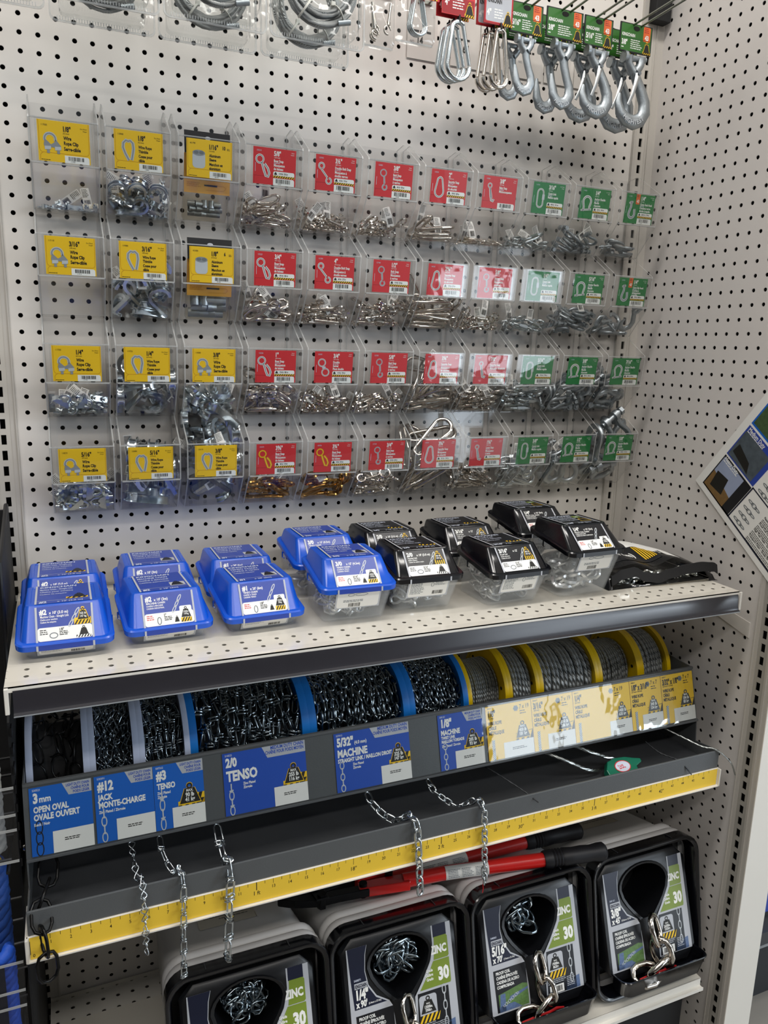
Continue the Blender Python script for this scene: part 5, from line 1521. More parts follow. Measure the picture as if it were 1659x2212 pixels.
def clevis_hook(xc, y, zt, s, kind, label, group, tag_w, size, m=galv, lean=0):
    """zt is the clevis pin height, s the drop from pin to the bottom of the hook"""
    root = thing('clevis_hook', label, 'hook', (xc, y, zt-s), group)
    k = s/4.3
    T = lambda u, v, d=0: (xc+(u+lean*v)*k, y+d*k, zt+v*k)
    if kind == 'slip':
        C_ = [(.0, -.75), (.3, -1.3), (.72, -1.95), (1.05, -2.6), (1.1, -3.2), (.78, -3.7), (.2, -3.92), (-.45, -3.78), (-.92, -3.35), (-1.12, -2.75), (-1.02, -2.25)]
        r_ = [.36, .36, .4, .44, .47, .48, .48, .46, .38, .26, .12]
    else:
        C_ = [(.0, -.75), (.12, -1.4), (.35, -2.1), (.62, -2.7), (.68, -3.25), (.42, -3.72), (-.05, -3.9), (-.5, -3.72), (-.78, -3.25), (-.88, -2.6), (-.95, -2.0)]
        r_ = [.36, .35, .34, .36, .4, .44, .44, .42, .36, .26, .12]
    B().tube([T(*q) for q in C_], [q*k for q in r_], m, 12, up=(0, 1, 0), flat=.62 if kind == 'slip' else .5).obj('hook_body', root, 60)
    for sg in (-1, 1):
        B().tube([T(sg*.08, -.85), T(sg*.3, -.62), T(sg*.5, -.36), T(sg*.52, .08)], [.34*k, .3*k, .28*k, .33*k], m, 10, up=(0, 1, 0)).obj('clevis_ear', root, 60)
    cpn = B().cyl(T(-.85, 0), T(.9, 0), .19*k, m, 12).obj('clevis_pin', root, 50)
    B().cyl(T(-.95, 0), T(-.72, 0), .36*k, m, 14).obj('pin_head', cpn, 50)
    if kind == 'slip':
        sl = B().tube([T(.05, -1.05, -.42), T(-.1, -1.6, -.45), T(-.28, -2.3, -.42), T(-.5, -2.95, -.3)], [.2*k, .16*k, .13*k, .12*k], steel_latch, 8, flat=.5, up=(0, 1, 0)).obj('safety_latch', root, 50)
        B().cyl(T(.05, -1.05, -.6), T(.05, -1.05, .4), .12*k, mid_ink, 10).obj('latch_rivet', sl, 50)
    b = B()
    nT = glyphs('HIGHTEST', .02)[2]
    vs, fs, w = glyphs('HIGHTEST', .02)
    rad, cx, cz_ = (1.0, .0, -2.9) if kind == 'slip' else (.72, -.1, -3.2)
    pts = []
    for a, c in vs:
        th = -PI/2+(a/w-.5)*1.7
        q = rad-.12+c*.3
        q = rad+.14-(1-c)*-.0+0
        rr2 = rad+.2-c*.28
        pts.append(T(cx+rr2*math.cos(th), cz_+rr2*math.sin(th), -.31 if kind == 'slip' else -.25))
    b.add(pts, fs, steel_ink)
    b.obj('cast_lettering', root)
    # hang tag
    w, h = tag_w, 1.85
    x0, z0 = xc-w*.52, zt+.32
    b = B().box(x0, x0+w, y-.04, y+.04, z0, z0+h, black_matte)
    q = Page(b, (x0, y-.04, z0), (1, 0, 0), (0, 0, 1))
    q.rrect(.08, .08, w-.16, h-.14, .1, tag_green, 0); q.rect(.1, .9, w-.2, .03, darkgreen, 1)
    q.rrect(w-.78, h-1.0, .62, .94, .08, orange, 1); q.text('43', w-.47, h-.9, .3, white_ink, 2, .78, .04, 'c'); q.lines(w-.68, h-.18, .4, 3, .12, .05, darkred, 2)
    q.text('KINGCHAIN', .16, 1.0, .2, white_ink, 2, .72, .03, width=w*.45); q.text(size, .16, .45, .32, white_ink, 2, .66, .04)
    q.lines(.95, .78, w-1.75, 5, .13, .055, white_ink, 2); q.lines(.16, .25, .3, 1, .1, .06, white_ink, 2)
    q.stripes(w-.74, .04, .68, .18, black_ink, yellow, 4, 2); q.weight(w-.72, .12, .62, .78, yellow, 3).weight(w-.68, .15, .54, .68, black_ink, 4)
    q.disc(w*.5, h-.28, .28, dark_void, 3, 16, .16)
    b.obj('hang_tag', root)
    return root

steel_latch = mat('latch_steel', '#cfd2d2', .3, 1, .1, 60)
HK = [(32.1, 3.95, 3.45, 'grab', 2.55, '5/16"', 'small grab'), (35.15, 4.1, 4.05, 'grab', 2.95, '3/8"', 'large grab'), (37.95, 4.1, 4.2, 'slip', 2.4, '5/16"', 'small latched slip'), (41.2, 4.2, 4.6, 'slip', 2.8, '3/8"', 'large latched slip')]
for x, z, s, kd, tw, size, nm in HK:
    peg_hook(x, z+1.85, 'wire peg hook carrying the %s hooks' % nm)
    for k in range(2):
        clevis_hook(x-.28*k, -5.0+1.15*k, z-.05*k, s, kd, '%s hook with a green tag, %s of its pair' % (nm, ('in front', 'behind')[k]), 'clevis hooks with green tags', tw, size, lean=-.02 if k == 0 else .06)
# dark plastic end of a sign bracket clipped into the upright
tag(B().box(46.1, 47.6, -1.0, -.15, 8.9, 12, black_matte).obj('sign_bracket', bevel=.05), 'black bracket clipped in the upright above the hooks', 'bracket')
slip_paper = mat('slip_paper', '#d6d1ca', .6, 0, .02)
# printed header papers pinned behind the hooks, with hand written numbers
for k, x in enumerate((25.6, 29.0, 31.4, 34.4, 36.9, 39.6)):
    b = B().box(x, x+2.3, -.09, -.06, 3.4, 8.0, slip_paper)
    q = Page(b, (x, -.09, 3.2), (1, 0, 0), (0, 0, 1))
    q.text('NO.', .2, 1.2, .16, mid_ink, 1, .9, 0); q.text(['14', '165', '11', '', '27', ''][k], .7, 1.15, .5, black_ink, 1, .7, .03); q.lines(.3, 1.9, 1.6, 1, .1, .14, black_ink, 1, k)
    tag(b.obj('paper_slip'), 'white paper slip on the pegboard behind the %s' % ['bright snaps', 'dark snaps', 'small grab hooks', 'large grab hooks', 'small slip hooks', 'large slip hooks'][k], 'paper')

# ================================================================ poster on the side wall
PL0 = (XW-.12, -8.55, -26.0)       # lower-left corner as it hangs, turned about forty five degrees
ang = math.radians(42)
pu, pv = Vector((0, -math.cos(ang), -math.sin(ang)*.86)).normalized(), None
pu = Vector((0, -math.sin(math.radians(52)), -math.cos(math.radians(52)))).normalized()   # runs down to the front along the bottom edge
pv = Vector((0, -math.cos(math.radians(52)), math.sin(math.radians(52)))).normalized()    # runs up to the front
root = thing('poster', 'laminated chain guide poster stuck askew on the side pegboard', 'poster', (XW-.1, -14, -30))
b = B()
O = Vector(PL0)
W_, H_ = 16, 11
b.loft([[O, O+pu*W_, O+pu*W_+pv*H_, O+pv*H_], [p+Vector((-.03, 0, 0)) for p in (O, O+pu*W_, O+pu*W_+pv*H_, O+pv*H_)]], paper)
b.obj('sheet', root)
b = B()
q = Page(b, O+Vector((-.03, 0, 0)), pu, pv)
if q.n.x > 0: q.n = -q.n
sky = mat('photo_sky', '#98a3bd', .45, 0, .15, 30)
soil = mat('photo_soil', '#7a5d33', .5, 0, .4, 120)
water = mat('photo_water', '#4c555c', .5, 0, .45, 90)
flower = mat('photo_flower', '#c9a63a', .5, 0, .4, 160)
leaf = mat('photo_leaf', '#3f5532', .5, 0, .5, 160)
q.rect(.7, .45, 15, .14, navy, 1)
q.rect(.62, .45, 3.4, 3.1, box_black, 1).poly([(.72, .55), (3.2, .55), (3.2, 3.4), (.72, 3.4)], soil, 2).poly([(.72, 2.0), (3.2, 1.5), (3.2, 3.4), (.72, 3.4)], sky, 3).poly([(1.2, .9), (2.5, 1.1), (2.2, 2.4), (1.0, 2.2)], black_ink, 4)
q.rect(.62, 3.68, 3.4, 2.9, box_blue, 1).rect(.72, 3.78, 2.9, 2.3, water, 2).poly([(.9, 4.2), (3.0, 3.9), (2.6, 4.6), (1.0, 5.0)], black_ink, 3)
q.rect(.62, 6.75, 4.4, 3.6, blue_card, 1).rect(.75, 6.9, 4.0, 3.3, leaf, 2).disc(2.0, 8.5, .8, flower, 3).disc(2.8, 8.2, .5, navy, 4)
q.rect(4.05, .45, .12, 3.2, navy, 1).rect(4.05, 3.6, 11, .1, navy, 1).rect(4.05, 6.6, 11, .1, box_blue, 1)
for k in range(4):
    y = .95+k*.62
    for j in range(3): q.stroke([(4.75+j*.38+.27*math.cos(t), y+.14*math.sin(t)*(1 if j % 2 else .55)) for t in [2*PI*i/12 for i in range(12)]], .06, mid_ink, 2, True)
    q.text(['Transport Chain - Grade 70', 'High Test Chain - Grade 43', 'Proof Coil Chain - Grade 30', 'Passing Link'][k], 6.3, y+.06, .17, black_ink, 2, .85, .02); q.lines(6.3, y-.12, 5.5, 3, .13, .05, black_ink, 2, k)
    y = 3.95+k*.6
    for j in range(3): q.stroke([(4.75+j*.38+.27*math.cos(t), y+.14*math.sin(t)*(1 if j % 2 else .55)) for t in [2*PI*i/12 for i in range(12)]], .06, mid_ink, 2, True)
    q.lines(6.3, y+.1, 5.0, 3, .14, .05, black_ink, 2, k+9)
def side_text(t, x, y, h, m):
    vs, fs, w = glyphs(t, .02)
    b.add([q.P(x-c*h, y+a*h*.8, 3) for a, c in vs], fs, m)
q.text('Heavy Duty', .8, 3.25, .3, white_ink, 5, .8, .02); q.lines(.8, 3.1, 2.2, 1, .1, .07, white_ink, 5)
q.text('Medium Duty', .8, 6.22, .3, white_ink, 5, .8, .02); q.lines(.8, 6.1, 2.4, 1, .1, .07, white_ink, 5)
b.obj('printed_face', root)

# ================================================================ the bays on either side
dv = thing('shelf_divider', 'black side panel of the rope bay next to the shelves', 'divider', (-1.56, -6, FLOOR))
B().prism([(-.4, -26.9), (-8.6, -28.6), (-9.4, -34.6), (-12.2, -36.2), (-12.2, FLOOR), (-.4, FLOOR)], 0, -1.62, -1.5, black_matte).obj('panel', dv)
B().tube([(-1.62, -.6, -26.8), (-1.62, -8.6, -28.5), (-1.62, -9.4, -34.6)], .14, black_plastic, 8).obj('top_rail', dv, 40)
B().box(-16, -1.7, -1.2, -1.0, FLOOR, -27, black_matte).obj('dark_backing', dv)  # black sheet added so the bay behind stays dark
for k in range(8): B().box(-1.5, -1.42, -12.3, -11.7, -37-k*1.1, -36.5-k*1.1, black_plastic).obj('slot_tooth', dv)
def rack_shelf(z, label):
    s = thing('wire_shelf', label, 'shelf', (-8, -8, z), 'dark shelves of the rope bay')
    for k in range(7): B().tube([(-14, -1-k*2.2, z), (-1.75, -1-k*2.2, z)], .1, black_plastic, 6).obj('shelf_wire', s, 50)
    for x in (-13.5, -8.2, -1.9): B().tube([(x, -.2, z-.2), (x, -15, z-.2)], .1, black_plastic, 6).obj('cross_wire', s, 50)
rack_shelf(-42.9, 'dark wire shelf of the rope bay above the blue rope'); rack_shelf(-53.2, 'dark wire shelf of the rope bay under the blue rope')
def ticket(z0, z1, x1, y, label, lines):
    t = thing('price_holder', label, 'price holder', (x1-3, y, z0), 'clear price holders')
    B().box(x1-7, x1, y-.06, y, z0, z1, ticket_clear).obj('clear_plate', t)
    for f in (.98, .62, .42, .0): B().box(x1-7, x1, y-.12, y-.06, z0+(z1-z0)*f-.06, z0+(z1-z0)*f+.06, acrylic_edge).obj('moulded_rib', t)
    b = B()
    q = Page(b, (x1-7, y+.02, z0), (1, 0, 0), (0, 0, 1))
    q.rect(.1, .1, 6.0, z1-z0-.2, navy, 0)
    if lines:
        q.rect(.1, (z1-z0)*.66, 6.0, .5, red, 1).rect(.1, (z1-z0)*.3, 6.0, .5, red, 1)
        q.weight(5.3, .2, .9, .9, yellow, 2).weight(5.38, .26, .74, .74, black_ink, 3)
    b.obj('paper_insert', t)
ticket_clear = clear('clear_ticket', '#dfe1e6', .08, 1.0)
ticket(-42.25, -38.1, -1.3, -15.3, 'clear price holder with a red and black insert beside the spool rack', True)
ticket(-52.6, -47.9, -1.5, -15.5, 'clear price holder beside the bottom of the yellow ruler', False)
rope_m = mat('blue_rope', '#1f57c8', .6, 0, .25, 120, .6, 260)
rope_d = mat('dark_blue_rope', '#143e86', .7, 0, .25, 120, .6, 260)
def hank(lab, x, y, z0, z1, m, r, R_, turns):
    b = B()
    for k in range(3):
        n = turns*10
        b.tube([(x+R_*math.cos(2*PI*(i/10+k/3)), y+R_*math.sin(2*PI*(i/10+k/3)), z0+(z1-z0)*i/n) for i in range(n+1)], r, m, 8)
    tag(b.obj('rope_hank', None, 70), lab, 'rope')
hank('thick dark blue rope twisted upright beside the spool rack', -3.0, -13.3, -52.8, -43.4, rope_d, .48, .5, 5)
hank('bright blue rope bundle behind the lower clear price holder', -2.75, -14.3, -53.0, -48.0, rope_m, .34, .5, 4)
pale_rope = mat('pale_rope', '#a7a49a', .7, 0, .3, 160, .6, 300)
hank('pale rope bundle behind the upper clear price holder', -2.8, -13.6, -42.6, -35.0, pale_rope, .36, .5, 5)
# price signs and dark base of the next aisle, past the side wall
b = B()
sx, sy = 52.2, -14.5
sign = thing('price_sign', 'blue price sign board past the white end panel', 'sign', (57, sy, -66))
b.box(sx, sx+14, sy, sy+.2, -62.6, -48, box_blue)
b.obj('sign_board', sign)
b = B()
q = Page(b, (sx, sy, -62.6), (1, 0, 0), (0, 0, 1), .01)
for k, z in enumerate((1.2, 6.9, 12.4)):
    q.text('9', .5, z+.4, 1.9, white_ink, 1, .9, .04); q.text('JUMBO', 3.2, z+1.4, .9, white_ink, 1, .8, .04); q.text('JUMBO', 3.2, z+.2, .9, white_ink, 1, .8, .04)
    q.rect(0, z+2.9, 14, .12, white_ink, 1).rrect(.3, z+3.15, 9, 1.3, .3, white_ink, 1).rrect(.4, z+3.25, 8.8, 1.1, .28, white_ink, 2); q.text('ULTRA', 1.0, z+3.42, .8, navy, 3, .9, .03); q.rect(0, z+4.6, 14, .5, grey_ink, 1)
b.obj('sign_print', sign)
cab = thing('display_unit', 'dark grey base unit standing under the blue price signs', 'display unit', (60, -10, FLOOR))
B().box(51.4, 70, -14.2, 0, FLOOR, -66.4, navy_base := mat('dark_base', '#23262b', .5, 0, .1, 20)).obj('base_box', cab)
B().box(51.6, 70, -15.6, -14.2, -64.6, -63.4, grey_dark).box(51.6, 70, -15.7, -15.5, -64.75, -64.6, grey_ink).obj('ticket_rail', cab)
B().box(51.4, 70, -14.2, 0, -66.4, -62.8, navy_base).obj('base_top', cab)

# ================================================================ loose hardware in the bins
def teardrop(L, w, n=16):
    """closed outline: round at the top, pointed at the bottom"""
    r = w/2
    P = [(r*math.cos(a), L/2-r+r*math.sin(a)) for a in [PI*(-.08+1.16*k/n) for k in range(n+1)]]
    return P+[(-r*.62, -L*.12), (-r*.2, -L*.42), (-.06, -L/2), (.06, -L/2), (r*.2, -L*.42), (r*.62, -L*.12)]

def hardware(kind, s, m):
    b = B()
    T3 = lambda P: [(x*s, y*s, 0) for x, y in P]
    ring = lambda cx, cy, r, d, n=18, a0=0, a1=360: b.tube([((cx+r*math.cos(math.radians(a)))*s, (cy+r*math.sin(math.radians(a)))*s, 0) for a in [a0+(a1-a0)*k/n for k in range(n if a1-a0 == 360 else n+1)]], d*s, m, 7, a1-a0 == 360, up=(0, 0, 1))
    V = lambda x, y, z=0: (x*s, y*s, z*s)
    if kind == 'clip':
        b.tube([V(-.34, -.75), V(-.34, .15)]+[V(.34*math.cos(a), .2+.34*math.sin(a)) for a in [PI*(1-k/8) for k in range(9)]]+[V(.34, -.75)], .1*s, m, 8, up=(0, 0, 1))
        b.prism([(-.62*s, -.32*s), (.62*s, -.32*s), (.5*s, -.05*s), (.22*s, .12*s), (0, 0), (-.22*s, .12*s), (-.5*s, -.05*s)], 2, -.2*s, .2*s, m)
        for x in (-.34, .34): b.cyl(V(x, -.52), V(x, -.33), .2*s, m, 6)
    elif kind == 'thimble':
        P = teardrop(2.1, 1.1)[::1]
        P = P[:-3]
        rings = []
        for i, (x, y) in enumerate(P):
            a, c = P[max(i-1, 0)], P[min(i+1, len(P)-1)]
            d = Vector((c[0]-a[0], c[1]-a[1])).normalized()
            nn = Vector((d.y, -d.x))
            w, h = .2, .2
            rings.append([((x+nn.x*q)*s, (y+nn.y*q)*s, zz*s) for zz, q in ((-w, h), (-w, 0), (w, 0), (w, h), (w*.7, h), (w*.7, h*.3), (-w*.7, h*.3), (-w*.7, h))])
        b.loft(rings, m)
    elif kind == 'sleeve':
        b.lathe([(.1*s, -.24*s), (.2*s, -.24*s), (.2*s, .24*s), (.1*s, .24*s)], (0, 0, 0), 0, m, 12, True)
    elif kind in ('boat', 'brass'):
        ring(0, .85, .36, .1)
        b.tube(T3([(-.05, .5), (-.28, .1), (-.32, -.45), (-.2, -.9), (.1, -1.02), (.3, -.8), (.3, -.5)]), [q*s for q in (.16, .15, .14, .14, .13, .11, .08)], m, 9, up=(0, 0, 1), flat=.8)
        b.tube(T3([(.02, .5), (.2, .0), (.28, -.55)]), .08*s, m, 8, up=(0, 0, 1))
    elif kind == 'double':
        b.cyl(V(0, -.85), V(0, .85), .13*s, m, 9)
        ring(.22, 1.12, .28, .1, 12, 180, 450); ring(.22, -1.12, .28, .1, 12, 270, 540)
        b.cyl(V(.05, .3), V(.4, .3), .07*s, m, 7); b.cyl(V(.05, -.3), V(.4, -.3), .07*s, m, 7)
    elif kind in ('bolt', 'scissor'):
        ring(0, 1.0, .38, .08); b.cyl(V(0, .62), V(0, .45), .17*s, m, 9); b.cyl(V(0, .45), V(0, -.45), .11*s, m, 9)
        ring(.2, -.78, .3, .1, 14, 100, 400); b.cyl(V(.05, .05), V(.38, .05), .07*s, m, 7)
    elif kind == 'pear':
        b.tube(T3([(.3*math.cos(a), 1.0+.3*math.sin(a)) for a in [PI*k/8 for k in range(9)]]+[(.52*math.cos(a), -.9+.52*math.sin(a)) for a in [PI+PI*k/10 for k in range(11)]]), .11*s, m, 8, True, up=(0, 0, 1))
        b.cyl(V(.33, .7), V(.45, -.3), .12*s, m, 8)
    elif kind in ('baby', 'lever'):
        ring(0, .85, .3, .09); b.cyl(V(0, .56), V(0, .38), .15*s, m, 9)
        b.tube(T3([(0, .4), (-.24, .1), (-.3, -.4), (-.12, -.82), (.16, -.85), (.3, -.55)]), [q*s for q in (.17, .15, .14, .13, .12, .07)], m, 9, up=(0, 0, 1), flat=.7)
        b.tube(T3([(.05, .35), (.22, -.1), (.29, -.52)]), .075*s, m, 7, up=(0, 0, 1))
    elif kind == 'link':
        b.tube(T3([(.34*math.cos(a), .62+.34*math.sin(a)) for a in [PI*k/8 for k in range(9)]]+[(.34*math.cos(a), -.62+.34*math.sin(a)) for a in [PI+PI*k/8 for k in range(9)]]), .1*s, m, 8, True, up=(0, 0, 1))
        b.cyl(V(.34, -.32), V(.34, .32), .19*s, m, 6)
    elif kind == 'shackle':
        b.tube(T3([(-.36, -.85), (-.36, -.3)]+[(.56*math.cos(a), .3+.56*math.sin(a)) for a in [PI*1.12-PI*1.24*k/12 for k in range(13)]]+[(.36, -.3), (.36, -.85)]), .15*s, m, 9, up=(0, 0, 1))
        for x in (-.36, .36): b.cyl(V(x-.14, -.85), V(x+.14, -.85), .26*s, m, 12)
        b.cyl(V(-.75, -.85), V(.62, -.85), .14*s, m, 9); b.cyl(V(-.85, -.85), V(-.66, -.85), .22*s, m, 6)
    elif kind in ('grab', 'slip'):
        w = 1 if kind == 'slip' else .72
        b.tube(T3([(0, .6), (.2, .2), (.5*w, -.3), (.5*w, -.75), (.1, -1.1), (-.4*w, -.95), (-.58*w, -.5), (-.5*w, -.1)]), [q*s for q in (.2, .2, .22, .25, .26, .24, .18, .07)], m, 10, up=(0, 0, 1), flat=.6)
        for x in (-.26, .26): b.tube(T3([(0, .5), (x, .75), (x, 1.05)]), [.15*s, .14*s, .16*s], m, 8, up=(0, 0, 1))
        b.cyl(V(-.5, 1.0), V(.5, 1.0), .11*s, m, 9)
    elif kind == 'swivel':
        ring(0, .55, .42, .1); ring(0, -.55, .42, .1); b.cyl(V(0, -.2), V(0, .2), .18*s, m, 10)
    return b

ITEM = {'clip': ('wire_rope_clip', 'clip'), 'thimble': ('wire_rope_thimble', 'thimble'), 'sleeve': ('aluminum_sleeve', 'sleeve'), 'boat': ('boat_snap', 'snap'), 'brass': ('brass_boat_snap', 'snap'), 'double': ('double_bolt_snap', 'snap'), 'bolt': ('bolt_snap', 'snap'),
        'pear': ('security_snap', 'snap'), 'baby': ('baby_snap', 'snap'), 'lever': ('lever_snap', 'snap'), 'link': ('quick_link', 'link'), 'shackle': ('anchor_shackle', 'shackle'), 'grab': ('clevis_grab_hook', 'hook'), 'slip': ('clevis_slip_hook', 'hook'), 'scissor': ('scissor_snap', 'snap'), 'swivel': ('double_swivel', 'swivel')}
IMAT = {'clip': zinc, 'thimble': chainzinc, 'sleeve': galv, 'boat': nickel, 'brass': brass, 'double': nickel, 'bolt': nickel, 'pear': nickel, 'baby': nickel, 'lever': nickel, 'link': zinc, 'shackle': galv, 'grab': galv, 'slip': galv, 'scissor': nickel, 'swivel': nickel}
# how many and how large, bin by bin
FILL = [[(6, .72), (20, .72), None, (12, .95), (15, .8), (9, .85), (6, 1.0), (10, .75), (10, .85), (11, .72), (5, .95)],
        [None, (15, .95), None, (8, 1.15), (10, 1.0), (12, 1.0), (10, 1.15), (14, .8), (7, 1.0), (10, .85), (5, 1.0)],
        [(13, .9), (13, 1.05), (10, 1.15), (9, 1.3), (15, .85), (12, .95), (8, 1.3), (17, 1.05), (14, 1.1), (11, 1.0), (7, 1.15)],
        [(14, 1.05), (10, 1.3), (16, 1.25), (8, 1.2), (7, 1.3), (12, 1.0), (12, 1.3), (12, 1.15), (11, 1.25), (5, 1.35), (6, 1.6)]]

